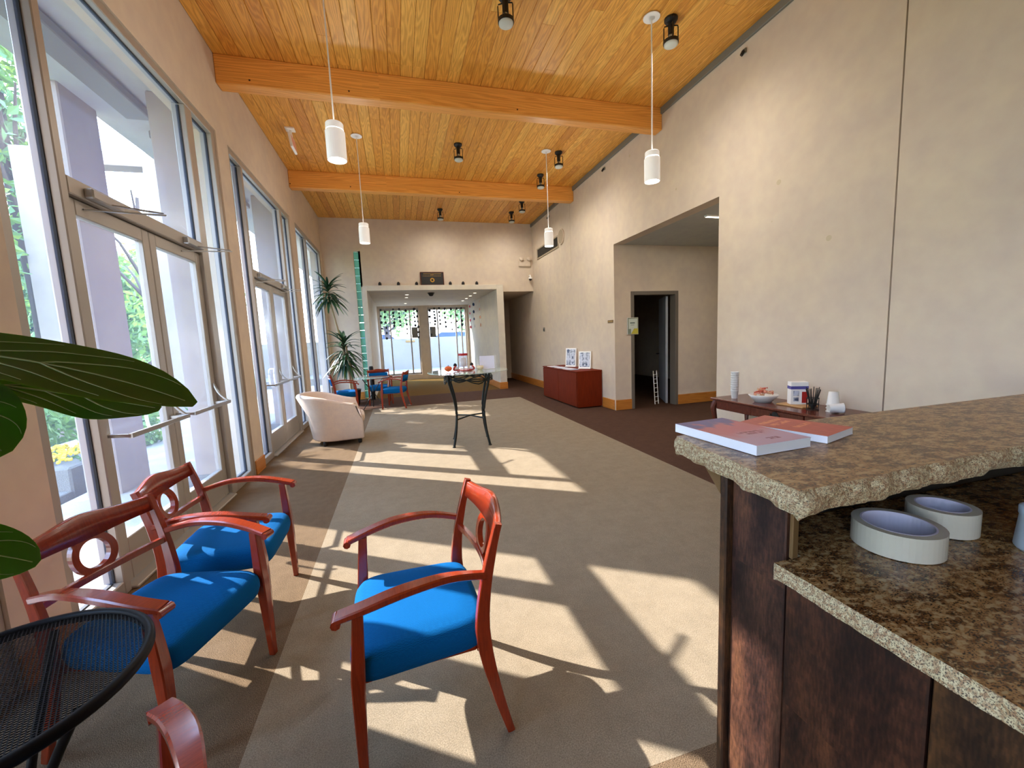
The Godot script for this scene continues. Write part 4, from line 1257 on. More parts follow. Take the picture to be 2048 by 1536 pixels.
func tub_chair() -> void:
	var t := thing("tub_armchair", "cream leather tub armchair with its back to the windows", "armchair", Vector3(-0.97, 0, -6.80), 0.10)
	# the shell sweeps round the back from arm to arm; front is +x
	var rings := []
	var n := 29
	for k in n:
		var u := 2.0 * k / (n - 1.0) - 1.0
		var a := u * 2.0
		# plan: straight arms joined by a rounded back
		var p := Vector3.ZERO
		var nrm := Vector3.ZERO
		var L := 0.36
		var R := 0.34
		var arc := PI * R
		var tot := 2.0 * L + arc
		var s := (u + 1.0) / 2.0 * tot
		if s < L:
			p = Vector3(0.32 - s, 0, R); nrm = Vector3(0, 0, 1)
		elif s < L + arc:
			var th := (s - L) / R
			p = Vector3(0.32 - L - sin(th) * R * 0.92, 0, cos(th) * R); nrm = Vector3(-sin(th), 0, cos(th))
		else:
			p = Vector3(0.32 - 2 * L + (s - arc) - 0.0, 0, -R); p.x = 0.32 - L + (s - L - arc); nrm = Vector3(0, 0, -1)
		var back := smoothstep(0.95, 0.2, absf(u))
		var top := 0.615 + 0.165 * back
		var lean := 0.03 + 0.13 * back * back
		var w := 0.052
		var foot := 0.075
		var o := nrm
		var tilt := Vector3(-0.02 * back, 0, 0)
		rings.append(P([
			p + o * (w - 0.01) + Vector3(0, foot, 0), p + o * w + Vector3(0, foot + 0.02, 0), p + o * (w + lean * 0.35) + Vector3(0, top * 0.6, 0), p + o * (w + lean) + tilt + Vector3(0, top - 0.035, 0),
			p + o * (w * 0.7 + lean) + tilt + Vector3(0, top - 0.006, 0), p + o * lean + tilt + Vector3(0, top + 0.004, 0), p + o * (-w * 0.7 + lean) + tilt + Vector3(0, top - 0.006, 0), p + o * (-w + lean) + tilt + Vector3(0, top - 0.035, 0),
			p + o * (-w + lean * 0.3) + Vector3(0, top * 0.6, 0), p - o * w + Vector3(0, foot + 0.02, 0), p - o * (w - 0.01) + Vector3(0, foot, 0)]))
	# round the arm fronts
	for e in [0, n - 1]:
		var r: PackedVector3Array = rings[e]
		for i in r.size():
			r[i].x -= 0.10 * smoothstep(0.42, 0.62, r[i].y)
			if i == 4 or i == 5 or i == 6: r[i].y -= 0.03
		rings[e] = r
	var st := S(); loft(st, rings); obj("shell", st, M.leather, t)
	st = S(); tube(st, smooth_path([Vector3(0.325, 0.09, 0.392), Vector3(0.325, 0.40, 0.40), Vector3(0.29, 0.555, 0.412), Vector3(0.20, 0.60, 0.418), Vector3(0.0, 0.645, 0.425), Vector3(-0.15, 0.70, 0.42)], 4), 0.008, 6); obj("piping", st, M.leather, t)
	st = S(); cushion(st, 0.06, 0.30, 0.44, 0.31, 0.285, 0.01); obj("seat", st, M.leather, t)
	st = S(); bb(st, -0.30, 0.30, 0.075, 0.31, -0.285, 0.285, 0.02); obj("base", st, M.leather, t)
	for q in [[0.27, 0.33], [0.27, -0.33], [-0.22, 0.30], [-0.22, -0.30]]:
		st = S(); lathe(st, [[0.0, 0.0], [0.022, 0.002], [0.030, 0.02], [0.030, 0.05], [0.018, 0.076], [0.0, 0.076]], Vector3(q[0], 0, q[1]), 12); obj("caster", st, M.black, t)
# ---------------------------------------------------------------- tables and cabinets
func tables() -> void:
	var st: SurfaceTool
	# black mesh side table
	var t := thing("mesh_table", "round black metal mesh table beside the chairs", "table", Vector3(-1.035, 0, -1.215), 0.5)
	st = S()
	var r := 0.298
	var step := 0.0085
	var k := -int(r / step)
	while k <= int(r / step):
		var c := k * step
		var h := sqrt(r * r - c * c)
		box(st, Vector3(c, 0.690, 0), Vector3(0.0024, 0.002, 2 * h))
		box(st, Vector3(0, 0.6893, c), Vector3(2 * h, 0.002, 0.0024))
		k += 1
	var o := obj("mesh_panel", st, M.black_table, t)
	st = S(); lathe(st, [[0.296, 0.672], [0.314, 0.672], [0.318, 0.678], [0.318, 0.694], [0.312, 0.700], [0.300, 0.700], [0.296, 0.695]], Vector3.ZERO, 64, Basis.IDENTITY, 1, true); obj("rim", st, M.black_table, t)
	for q in 3:
		var a := TAU * q / 3 + 0.9
		var d := Vector3(cos(a), 0, sin(a))
		st = S(); tube(st, smooth_path([d * 0.27 + Vector3(0, 0.675, 0), d * 0.16 + Vector3(0, 0.5, 0), d * 0.08 + Vector3(0, 0.33, 0), d * 0.18 + Vector3(0, 0.12, 0), d * 0.27 + Vector3(0, 0.012, 0)], 4), 0.011, 8); obj("leg", st, M.black_table, t)
	st = S(); lathe(st, [[0.075, 0.325], [0.09, 0.325], [0.09, 0.337], [0.075, 0.337]], Vector3.ZERO, 24, Basis.IDENTITY, -1, true); obj("collar", st, M.black_table, t)
	# tall wrought iron table with a glass top
	t = thing("iron_table", "tall wrought iron table with round glass top", "table", Vector3(0.935, 0, -5.79), -0.14)
	st = S(); disc_solid(st, Vector3(0, 1.04, 0), 0.57, 0.012, 64, 0.003); obj("glass_top", st, M.tabletop, t)
	for q in 4:
		var a := TAU * q / 4 + PI / 4
		var d := Vector3(cos(a), 0, sin(a))
		st = S(); tube(st, smooth_path([d * 0.40 + Vector3(0, 1.03, 0), d * 0.38 + Vector3(0, 0.9, 0), d * 0.31 + Vector3(0, 0.68, 0), d * 0.275 + Vector3(0, 0.47, 0), d * 0.30 + Vector3(0, 0.22, 0), d * 0.355 + Vector3(0, 0.012, 0)], 4), 0.017, 8); obj("leg", st, M.iron, t)
		st = S(); disc_solid(st, d * 0.357, 0.024, 0.014, 12, 0.003); obj("foot", st, M.iron, t)
		# twig lattice between the legs
		var d2 := Vector3(cos(a + PI / 2), 0, sin(a + PI / 2))
		st = S()
		for e in 4:
			var y0 := 0.90 + 0.03 * e
			tube(st, smooth_path([d * 0.385 + Vector3(0, y0, 0), (d * 0.7 + d2 * 0.3).normalized() * 0.36 + Vector3(0, 0.99 - 0.035 * e, 0), (d * 0.3 + d2 * 0.7).normalized() * 0.36 + Vector3(0, 0.92 + 0.02 * e, 0), d2 * 0.385 + Vector3(0, 1.01 - 0.03 * e, 0)], 4), 0.008, 5)
		obj("twig_lattice", st, M.iron, t)
	for q in 2:
		var a := TAU * q / 4 + PI / 4
		var d := Vector3(cos(a), 0, sin(a))
		st = S(); tube(st, P([d * 0.285 + Vector3(0, 0.38, 0), Vector3(0, 0.40, 0), d * -0.285 + Vector3(0, 0.38, 0)]), 0.011, 6); obj("stretcher", st, M.iron, t)
	# things on it
	var ht := Vector3(0.935, 1.052, -5.79)
	var jar := thing("candle_jar", "glass jar with red and white decorations on glass table", "jar", ht + Vector3(-0.05, 0.012, -0.05))
	st = S(); lathe(st, [[0.06, 0.0], [0.085, 0.01], [0.075, 0.03], [0.062, 0.05], [0.062, 0.22], [0.066, 0.225], [0.06, 0.225], [0.056, 0.05], [0.0, 0.04], [0.0, 0.0]], Vector3.ZERO, 24, Basis.IDENTITY, 1); obj("glass", st, M.clear, jar)
	st = S(); lathe(st, [[0.06, 0.205], [0.068, 0.205], [0.068, 0.235], [0.06, 0.235]], Vector3.ZERO, 24, Basis.IDENTITY, -1, true); obj("collar", st, M.red, jar)
	st = S(); lathe(st, [[0.0, 0.05], [0.045, 0.05], [0.045, 0.17], [0.0, 0.175]], Vector3.ZERO, 18); obj("candle", st, M.paper, jar)
	st = S(); lathe(st, [[0.11, 0.0], [0.155, 0.006], [0.16, 0.018], [0.13, 0.014], [0.0, 0.01], [0.0, 0.0]], Vector3(0, -0.0, 0), 28); var scr := thing("red_saucer", "red saucer under the jar and figurines on glass table", "saucer", ht + Vector3(-0.05, 0, -0.05)); obj("dish", st, M.red, scr)
	for s in [-1.0, 1.0]:
		var fg := thing("holiday_figurine", "small red and white figurine %s the jar" % ("before" if s < 0 else "behind"), "figurine", ht + Vector3(-0.05 + s * 0.118, 0.016, -0.05 + 0.02 * s), 0.0, "figurines beside the jar")
		st = S(); lathe(st, [[0.0, 0.0], [0.034, 0.002], [0.038, 0.02], [0.030, 0.045], [0.018, 0.055], [0.0, 0.056]], Vector3.ZERO, 14); obj("body", st, M.paper, fg)
		st = S(); lathe(st, [[0.0, 0.05], [0.022, 0.055], [0.026, 0.07], [0.016, 0.09], [0.0, 0.095]], Vector3.ZERO, 14); obj("head", st, M.dark_void, fg)
		st = S(); tube(st, smooth_path([Vector3(0, 0.05, 0.02), Vector3(0.02 * s, 0.03, 0.04), Vector3(0.03 * s, 0.005, 0.03)], 4), 0.012, 6); obj("scarf", st, M.red, fg)
	var tg := thing("orange_pumpkin", "small orange pumpkin at the edge of glass table", "pumpkin", ht + Vector3(-0.275, 0, -0.02))
	st = S()
	var rings := []
	for e in 11:
		var th := PI * (e + 0.4) / 11.8
		var ring := PackedVector3Array()
		for s in 32:
			var a := TAU * s / 32
			var rr := sin(th) * 0.056 * (0.94 + 0.06 * absf(sin(a * 4)))
			ring.append(Vector3(cos(a) * rr, 0.04 - cos(th) * 0.04, sin(a) * rr))
		rings.append(ring)
	loft(st, rings); obj("flesh", st, M.orange, tg)
	st = S(); tube(st, P([Vector3(0, 0.076, 0), Vector3(0.004, 0.092, 0)]), 0.006, 6); obj("stem", st, M.bark, tg)
	var bw := thing("cream_bowl", "small cream bowl on the glass table", "bowl", ht + Vector3(0.175, 0, 0.02))
	st = S(); lathe(st, [[0.0, 0.0], [0.03, 0.0], [0.05, 0.03], [0.056, 0.06], [0.050, 0.06], [0.044, 0.03], [0.0, 0.012]], Vector3.ZERO, 22); obj("bowl", st, M.cream, bw)
	var sg := thing("table_card", "white notice card in clear holder on glass table", "card", ht + Vector3(0.30, 0, -0.05), -0.12)
	st = S(); box(st, Vector3(0, 0.10, 0), Vector3(0.215, 0.19, 0.004), 0.0, Basis(Vector3.RIGHT, -0.12)); obj("card", st, M.card_white, sg)
	st = S(); box(st, Vector3(0.012, 0.10, -0.006), Vector3(0.25, 0.20, 0.003), 0.0, Basis(Vector3.RIGHT, -0.12)); box(st, Vector3(0, 0.0025, 0.01), Vector3(0.25, 0.003, 0.08)); obj("holder", st, M.clear, sg)
	# far round glass table
	t = thing("bistro_table", "small round glass bistro table among the far chairs", "table", Vector3(-0.64, 0, -9.82))
	st = S(); disc_solid(st, Vector3(0, 0.715, 0), 0.38, 0.012, 48, 0.003); obj("glass_top", st, M.tabletop, t)
	for q in 3:
		var a := TAU * q / 3 + 0.4
		var d := Vector3(cos(a), 0, sin(a))
		st = S(); tube(st, smooth_path([d * 0.26 + Vector3(0, 0.714, 0), d * 0.05 + Vector3(0, 0.40, 0), d * 0.10 + Vector3(0, 0.25, 0), d * 0.28 + Vector3(0, 0.008, 0)], 4), 0.009, 6); obj("leg", st, M.iron, t)
	# cabinet by the plain wall
	t = thing("low_cabinet", "reddish wooden cabinet against plain wall with brochures on top", "cabinet", Vector3(3.69, 0, -8.48))
	st = S(); bb(st, -0.27, 0.27, 0.02, 0.735, -0.98, 0.985, 0.004); obj("body", st, M.cabinet, t)
	st = S(); bb(st, -0.285, 0.28, 0.735, 0.76, -1.0, 1.0, 0.004); obj("top", st, M.cabinet, t)
	for z in [-0.49, 0.49]:
		st = S(); bb(st, -0.285, -0.27, 0.04, 0.725, z - 0.485, z + 0.485, 0.003); obj("door", st, M.cabinet, t)
	st = S(); bb(st, -0.27, 0.27, 0.02, 0.735, 0.985, 1.0, 0.003); obj("end_panel", st, M.cabinet, t)
	for q in 9:
		var br := thing("brochure", "printed leaflet on the cabinet top, %s in its row" % ["first", "second", "third", "fourth", "fifth", "sixth", "seventh", "eighth", "ninth"][q], "leaflet", Vector3(3.53, 0.7605, -9.15 + q * 0.155), rng.randf() * 0.4 - 0.2, "leaflets on the low cabinet")
		st = S(); box(st, Vector3(0, 0.004, 0), Vector3(0.21, 0.008, 0.13), 0.001); obj("sheets", st, [M.paper, M.card_white, M.leaflet][q % 3], br)
	for q in 2:
		var fr := thing("acrylic_frame", ["taller white picture stand on the low cabinet", "shorter white picture stand on the low cabinet"][q], "picture stand", Vector3([3.85, 3.85][q], 0.7605, [-8.75, -8.02][q]), [-0.95, -0.85][q])
		var hh: float = [0.42, 0.36][q]
		st = S(); box(st, Vector3(0, hh / 2 + 0.01, 0), Vector3(0.28, hh, 0.02), 0.003, Basis(Vector3.RIGHT, -0.1)); obj("frame", st, M.white, fr)
		st = S(); box(st, Vector3(0, hh / 2 + 0.01, 0.0112), Vector3(0.23, hh - 0.05, 0.002), 0.0, Basis(Vector3.RIGHT, -0.1)); obj("print", st, M.print_blue, fr)
		st = S(); box(st, Vector3(0, 0.006, 0.0), Vector3(0.28, 0.012, 0.12), 0.003); obj("foot", st, M.white, fr)
	# console table with cabriole legs
	t = thing("console_table", "dark mahogany console table with curved legs by plain wall", "table", Vector3(3.70, 0, -3.05))
	st = S(); bb(st, -0.265, 0.265, 0.685, 0.71, -0.83, 0.83, 0.006); obj("table_top", st, M.mahogany, t)
	for sx in [-1.0, 1.0]:
		for sz in [-1.0, 1.0]:
			st = S()
			var p := smooth_path([Vector3(sx * 0.215, 0.685, sz * 0.78), Vector3(sx * 0.238, 0.60, sz * 0.80), Vector3(sx * 0.228, 0.48, sz * 0.79), Vector3(sx * 0.205, 0.30, sz * 0.77), Vector3(sx * 0.205, 0.12, sz * 0.77), Vector3(sx * 0.225, 0.0, sz * 0.79)], 4)
			var w := []
			for v in p: w.append(0.028 + 0.030 * smoothstep(0.3, 0.62, v.y) + 0.012 * smoothstep(0.08, 0.0, v.y))
			bar(st, p, w, w, Vector3.RIGHT, 0.5)
			obj("leg", st, M.mahogany, t)
	st = S(); bb(st, -0.235, -0.215, 0.585, 0.685, -0.76, -0.29, 0.004); bb(st, -0.235, -0.215, 0.585, 0.685, 0.29, 0.76, 0.004); bb(st, 0.215, 0.235, 0.585, 0.685, -0.76, 0.76, 0.004)
	for sz in [-0.79, 0.79]: bb(st, -0.21, 0.21, 0.585, 0.685, sz - 0.01, sz + 0.01, 0.004)
	obj("apron", st, M.mahogany, t)
	st = S(); bb(st, -0.24, -0.10, 0.59, 0.68, -0.285, 0.285, 0.004); var dw := obj("drawer", st, M.mahogany, t)
	st = S(); tube(st, smooth_path([Vector3(-0.242, 0.645, -0.05), Vector3(-0.262, 0.625, -0.03), Vector3(-0.264, 0.618, 0.0), Vector3(-0.262, 0.625, 0.03), Vector3(-0.242, 0.645, 0.05)], 3), 0.006, 6); disc_solid(st, Vector3(-0.240, 0.64, 0), 0.035, 0.005, 14, 0.001, Basis(Vector3.BACK, PI / 2)); obj("pull", st, M.black, dw)
	# on the console
	var cy := 0.7105
	var cups := thing("cup_sleeve", "tall stack of white paper cups standing at console end", "cups", Vector3(3.60, cy, -3.69))
	for q in 9:
		st = S(); var y := q * 0.026; lathe(st, [[0.030, y], [0.040, y + 0.085], [0.043, y + 0.087], [0.043, y + 0.091], [0.038, y + 0.091], [0.028, y + 0.004], [0.0, y + 0.004], [0.0, y]], Vector3.ZERO, 20, Basis.IDENTITY, 1); obj("cup", st, M.white_gloss, cups)
	var bo := thing("snack_bowl", "white bowl heaped with wrapped treats on the console", "bowl", Vector3(3.66, cy, -3.37))
	st = S(); lathe(st, [[0.0, 0.0], [0.075, 0.0], [0.12, 0.05], [0.14, 0.075], [0.136, 0.08], [0.115, 0.055], [0.07, 0.008], [0.0, 0.008]], Vector3.ZERO, 28); obj("bowl", st, M.white_gloss, bo)
	for q in 26:
		var cd := thing("wrapped_treat", "small wrapped treat piled in the white bowl", "treat", Vector3.ZERO, 0.0, "wrapped treats in the white bowl")
		st = S(); box(st, Vector3.ZERO, Vector3(0.045, 0.016, 0.022), 0.005)
		prism(st, PackedVector2Array([Vector2(-0.038, -0.01), Vector2(-0.022, 0.0), Vector2(-0.038, 0.01)]), 0.003, Transform3D.IDENTITY)
		prism(st, PackedVector2Array([Vector2(0.038, -0.01), Vector2(0.022, 0.0), Vector2(0.038, 0.01)]), 0.003, Transform3D.IDENTITY)
		obj("wrapper", st, [M.treat_red, M.treat_tan, M.treat_pink][q % 3], cd)
		var a := q * 2.4
		var rad := 0.085 * sqrt(q / 26.0)
		cd.position = Vector3(3.66 + cos(a) * rad, cy + 0.076 + 0.065 * (1.0 - rad / 0.1) + 0.012 * sin(q * 3.7), -3.37 + sin(a) * rad)
		cd.rotation = Vector3(rng.randf() - 0.5, rng.randf() * 3.0, rng.randf() - 0.5)
	var by := thing("cutting_board", "small bamboo board under the coffee box", "board", Vector3(3.74, cy, -3.06))
	st = S(); box(st, Vector3(0, 0.006, 0), Vector3(0.20, 0.012, 0.28), 0.003); obj("board", st, M.bamboo, by)
	var bx := thing("coffee_box", "white, blue and red printed carton on bamboo board", "box", Vector3(3.77, cy + 0.0125, -3.08), -0.5)
	st = S(); box(st, Vector3(0, 0.11, 0), Vector3(0.15, 0.22, 0.085), 0.002); obj("carton", st, M.white, bx)
	st = S(); box(st, Vector3(0, 0.165, 0), Vector3(0.152, 0.03, 0.087)); obj("band", st, M.print_violet, bx)
	st = S(); box(st, Vector3(-0.03, 0.11, 0.0431), Vector3(0.05, 0.05, 0.001)); box(st, Vector3(-0.03, 0.05, 0.0431), Vector3(0.045, 0.04, 0.001)); obj("picture", st, M.print_blue, bx)
	st = S(); box(st, Vector3(0.045, 0.07, 0.0431), Vector3(0.05, 0.11, 0.001)); obj("patch", st, M.red, bx)
	var stw := thing("stirrer_cup", "dark wire cup full of black stirrers on console", "cup", Vector3(3.66, cy, -2.84))
	for q in 10:
		var a := TAU * q / 10
		st = S(); tube(st, P([Vector3(cos(a) * 0.045, 0.002, sin(a) * 0.045), Vector3(cos(a) * 0.048, 0.11, sin(a) * 0.048)]), 0.003, 5); obj("wire", st, M.black, stw)
	st = S()
	for y in [0.004, 0.055, 0.11]: lathe(st, [[0.044, y - 0.003], [0.050, y - 0.003], [0.050, y + 0.003], [0.044, y + 0.003]], Vector3.ZERO, 20, Basis.IDENTITY, -1, true)
	obj("hoop", st, M.black, stw)
	for q in 14:
		var a := q * 2.4
		st = S(); tube(st, P([Vector3(cos(a) * 0.012, 0.005, sin(a) * 0.012), Vector3(cos(a) * 0.055, 0.20 + 0.012 * sin(q * 1.7), sin(a) * 0.055)]), 0.0035, 5); obj("stirrer", st, M.black, stw)
	var cc := thing("foam_cups", "upturned stack of white foam cups at console end", "cups", Vector3(3.72, cy, -2.70))
	for q in 3:
		st = S(); var y := q * 0.03; lathe(st, [[0.052, y], [0.052, y + 0.006], [0.047, y + 0.008], [0.036, y + 0.12], [0.0, y + 0.12], [0.0, y + 0.1], [0.044, y]], Vector3.ZERO, 22, Basis.IDENTITY, 1); obj("cup", st, M.white_gloss, cc)
	var lc := thing("foam_cup", "single white foam cup lying on its side", "cup", Vector3(3.62, cy + 0.045, -2.66), 0.9)
	st = S(); lathe(st, [[0.034, 0.0], [0.044, 0.10], [0.046, 0.105], [0.040, 0.105], [0.03, 0.006], [0.0, 0.006], [0.0, 0.0]], Vector3(0, 0, 0), 20, Basis(Vector3.RIGHT, PI / 2 - 0.05)); obj("cup", st, M.white_gloss, lc)

# ---------------------------------------------------------------- the bar counter
func rock_slab(poly: Array, y0: float, y1: float, rough: Array, amp: float, seed_: int) -> Array:
	# walks round the outline in short steps; sides marked rough are broken stone
	var nz := noise(9.0, seed_, 3)
	var st := S()
	var pts := []
	var n := poly.size()
	for i in n:
		var a: Vector2 = poly[i]
		var b: Vector2 = poly[(i + 1) % n]
		var steps := maxi(2, int(a.distance_to(b) / 0.012)) if rough[i] else 1
		var out := (b - a).normalized().orthogonal()
		for k in steps:
			pts.append([a.lerp(b, float(k) / steps), out, rough[i] and k > 0])
	var c := Vector2.ZERO
	for p in poly: c += p
	c /= n
	var levels := [0.0, 0.18, 0.36, 0.52, 0.68, 0.82, 0.93, 1.0]
	var rings := []
	for l in levels.size():
		var f: float = levels[l]
		var ring := PackedVector3Array()
		for p in pts:
			var q: Vector2 = p[0]
			var d: Vector2 = p[1]
			if d.dot(q - c) < 0: d = -d
			var y := lerpf(y0, y1, f)
			if p[2]:
				var v := nz.get_noise_3d(q.x, y * 1.4, q.y)
				var bulge := sin(PI * pow(f, 0.8)) * 0.55
				if l == levels.size() - 1: q += d * amp * 0.3 * v
				else: q += d * amp * (bulge * 0.9 + v * 1.2) - d * amp * (0.9 if f < 0.1 else 0.0)
				if f < 0.1: y += amp * 0.9 * absf(v) * 1.5
			ring.append(Vector3(q.x, y, q.y))
		rings.append(ring)
	loft(st, rings, false, -1)
	var edge := st
	st = S()
	# flat top and bottom
	for e in [0, levels.size() - 1]:
		var r: PackedVector3Array = rings[e]
		var p2 := PackedVector2Array()
		for v in r: p2.append(Vector2(v.x, v.z))
		var idx := Geometry2D.triangulate_polygon(p2)
		var t := PackedVector3Array()
		for i in idx: t.append(r[i])
		if t.size() > 0:
			var nn := (t[1] - t[0]).cross(t[2] - t[0])
			if (nn.y > 0) != (e != 0):
				for i in range(0, t.size(), 3):
					var x := t[i + 1]; t[i + 1] = t[i + 2]; t[i + 2] = x
			emit(st, t, -1, false)
	return [st, edge]

func counter() -> void:
	var st: SurfaceTool
	var b := thing("bar_counter", "dark stained wooden bar counter with granite tops", "counter", Vector3.ZERO)
	# end panels, boards side by side
	var zs := [-0.925, -0.75, -0.455, -0.16, 0.14, 0.45]
	for k in 5:
		st = S(); bb(st, 0.90, 0.925, 0.0, 1.10 if k == 0 else 0.875, zs[k] + 0.0025, zs[k + 1] - 0.0025, 0.003); obj("plank", st, M.panel[k % 3], b)
	st = S(); bb(st, 0.88, 0.915, 0.0, 1.105, -0.95, -0.925, 0.004); obj("corner_post", st, M.panel[2], b)
	st = S(); bb(st, 0.905, 0.925, 0.92, 1.10, -0.748, -0.738, 0.002); obj("edge_strip", st, M.bronze, b)
	st = S(); bb(st, 0.905, 3.90, 0.0, 1.10, -0.95, -0.93, 0.0); obj("front_panel", st, M.panel[1], b)
	st = S(); bb(st, 0.93, 3.90, 0.0, 0.874, -0.925, 0.42); obj("carcass", st, M.panel[0], b)
	st = S(); bb(st, 0.94, 3.90, 0.925, 1.095, -0.928, -0.90); obj("back_board", st, M.black, b)
	st = S(); prism(st, PackedVector2Array([Vector2(0, 0), Vector2(0.09, 0.09), Vector2(0, 0.09)]), 0.02, Transform3D(Basis(Vector3.UP, PI / 2), Vector3(0.893, 1.015, -0.951))); obj("bracket", st, M.bronze, b)
	# granite slabs
	var sl := rock_slab([Vector2(0.820, -1.065), Vector2(0.748, -0.600), Vector2(3.95, -0.72), Vector2(3.95, -1.045)], 1.108, 1.17, [true, true, false, false], 0.020, 7)
	var g := obj("upper_granite_top", sl[0], M.granite, b)
	obj("chiselled_edge", sl[1], M.granite_edge, g)
	tag2(g, "upper granite bar top with a rough chiselled edge")
	sl = rock_slab([Vector2(0.853, -0.742), Vector2(0.850, 0.45), Vector2(3.90, 0.45), Vector2(3.90, -0.905), Vector2(0.95, -0.905), Vector2(0.94, -0.742)], 0.876, 0.92, [true, false, false, false, false, false], 0.009, 17)
	g = obj("lower_granite_top", sl[0], M.granite_dark, b)
	obj("worn_edge", sl[1], M.granite_edge, g)
	tag2(g, "lower granite work top with a rounded edge")
	# books
	var bk := thing("pink_book", "pink and purple paperback lying on the bar end", "book", Vector3(0.93, 1.1715, -0.955))
	bk.basis = Basis(Vector3.UP, -0.045)
	var c := [Vector2(0.861, -1.120), Vector2(0.846, -0.806), Vector2(1.038, -0.81), Vector2(1.055, -1.115)]
	bk.position = Vector3(0.951, 1.1715, -0.963)
	book(bk, 0.192, 0.30, 0.026, M.book_pink, M.book_pages)
	bk.rotation.y = 0.045
	var b2 := thing("red_book", "coral red paperback lying behind the pink book", "book", Vector3(1.115, 1.1715, -0.985), 0.28)
	book(b2, 0.17, 0.25, 0.020, M.book_red, M.book_pages)
	b2.position = Vector3(1.165, 1.1715, -0.965)
	# tape rolls
	var rolls := [[1.205, -0.700, 0.092, 0.062, "wide roll of clear packing tape nearest the counter edge"], [1.42, -0.725, 0.074, 0.066, "narrower roll of clear packing tape behind the first"]]
	for q in rolls:
		var tp := thing("tape_roll", q[4], "tape", Vector3(q[0], 0.921, q[1]), 0.0, "packing tape rolls on the counter")
		var r: float = q[2]
		st = S(); lathe(st, [[r - 0.018, 0.0], [r, 0.001], [r, q[3]], [r - 0.018, q[3] + 0.0005]], Vector3.ZERO, 48, Basis.IDENTITY, -1, true); obj("tape", st, M.tape, tp)
		st = S(); lathe(st, [[r - 0.022, 0.0], [r - 0.0181, 0.0], [r - 0.0181, q[3] + 0.001], [r - 0.022, q[3] + 0.001]], Vector3.ZERO, 48, Basis.IDENTITY, -1, true); obj("core", st, M.card, tp)
	var dp := thing("tape_dispenser", "pale blue and white bottle standing at the picture's edge", "bottle", Vector3(1.50, 0.921, -0.55))
	st = S(); lathe(st, [[0.0, 0.0], [0.062, 0.0], [0.066, 0.006], [0.060, 0.085], [0.062, 0.088], [0.062, 0.105], [0.055, 0.108], [0.0, 0.108]], Vector3.ZERO, 32); obj("tub", st, M.pale_blue, dp)
	st = S(); lathe(st, [[0.0, 0.108], [0.050, 0.108], [0.050, 0.122], [0.0, 0.122]], Vector3.ZERO, 30, Basis.IDENTITY, -1); obj("band", st, M.frame_dark, dp)
	st = S(); lathe(st, [[0.0, 0.122], [0.046, 0.122], [0.046, 0.13], [0.040, 0.135], [0.036, 0.18], [0.0, 0.185]], Vector3.ZERO, 30); obj("neck", st, M.pale_blue, dp)
	st = S(); prism(st, PackedVector2Array([Vector2(0.04, 0.18), Vector2(0.04, 0.255), Vector2(-0.02, 0.262), Vector2(-0.075, 0.235), Vector2(-0.06, 0.222), Vector2(-0.035, 0.205), Vector2(-0.03, 0.18)]), 0.04, Transform3D.IDENTITY); obj("spray_head", st, M.pale_blue, dp)

func book(n: Node3D, w: float, d: float, h: float, cover: Material, pages: Material) -> void:
	var st := S(); bb(st, -w / 2 + 0.002, w / 2 - 0.001, 0.0012, h - 0.0012, -d / 2 + 0.001, d / 2 - 0.001); obj("pages", st, pages, n)
	st = S(); bb(st, -w / 2, w / 2, 0, 0.0012, -d / 2, d / 2); bb(st, -w / 2, -w / 2 + 0.0018, 0.0012, h - 0.0012, -d / 2, d / 2); obj("spine_cover", st, M.paper, n)
	var q := MeshInstance3D.new()
	var qm := PlaneMesh.new(); qm.size = Vector2(w, d)
	q.mesh = qm; q.material_override = cover; q.name = "cover_print"; q.position.y = h + 0.0003
	n.add_child(q)
	st = S(); bb(st, -w / 2, w / 2, h - 0.0012, h, -d / 2, d / 2); obj("front_cover", st, M.paper, n)

# ---------------------------------------------------------------- plants
func leaf_at(L: Dictionary, u: float, v: float) -> Vector3:
	var p: Vector3 = L.base.lerp(L.mid, u).lerp(L.mid.lerp(L.tip, u), u)
	var d: Vector3 = ((L.mid - L.base).lerp(L.tip - L.mid, u)).normalized()
	var side := d.cross(L.up).normalized()
	var nrm := side.cross(d).normalized()
	var wd: float = L.width * pow(sin(PI * pow(clampf(u * 0.985 + 0.008, 0.0, 1.0), L.shape)), 0.62)
	var y: float = L.fold * absf(v) * wd + L.wave * wd * sin(u * 13.0 + L.phase + (0.0 if v > 0 else 1.7)) * v * v + 0.06 * wd * sin(u * 34.0) * absf(v) * (1.0 - absf(v))
	return p + side * v * wd + nrm * y

func leaf_blade(L: Dictionary, thick := 0.0012) -> SurfaceTool:
	var st := S()
	var nu := 22
	var nv := 8
	var up: Vector3 = L.up
	for s in [0.0, -1.0]:
		var t := PackedVector3Array()
		for i in nu:
			for k in nv:
				var v0 := 2.0 * k / nv - 1.0
				var v1 := 2.0 * (k + 1) / nv - 1.0
				var off: Vector3 = up * (thick * s)
				var a := leaf_at(L, float(i) / nu, v0) + off
				var b := leaf_at(L, float(i + 1) / nu, v0) + off
				var c := leaf_at(L, float(i + 1) / nu, v1) + off
				var e := leaf_at(L, float(i) / nu, v1) + off
				if s == 0.0: quad(t, a, b, c, e)
				else: quad(t, e, c, b, a)
		emit(st, t, 1 if s == 0.0 else 2, false)
	return st

func blade(base: Vector3, mid: Vector3, tip: Vector3, up: Vector3, width: float, wave: float, fold: float, phase: float, shape: float) -> Dictionary:
	return {"base": base, "mid": mid, "tip": tip, "up": up.normalized(), "width": width, "wave": wave, "fold": fold, "phase": phase, "shape": shape}

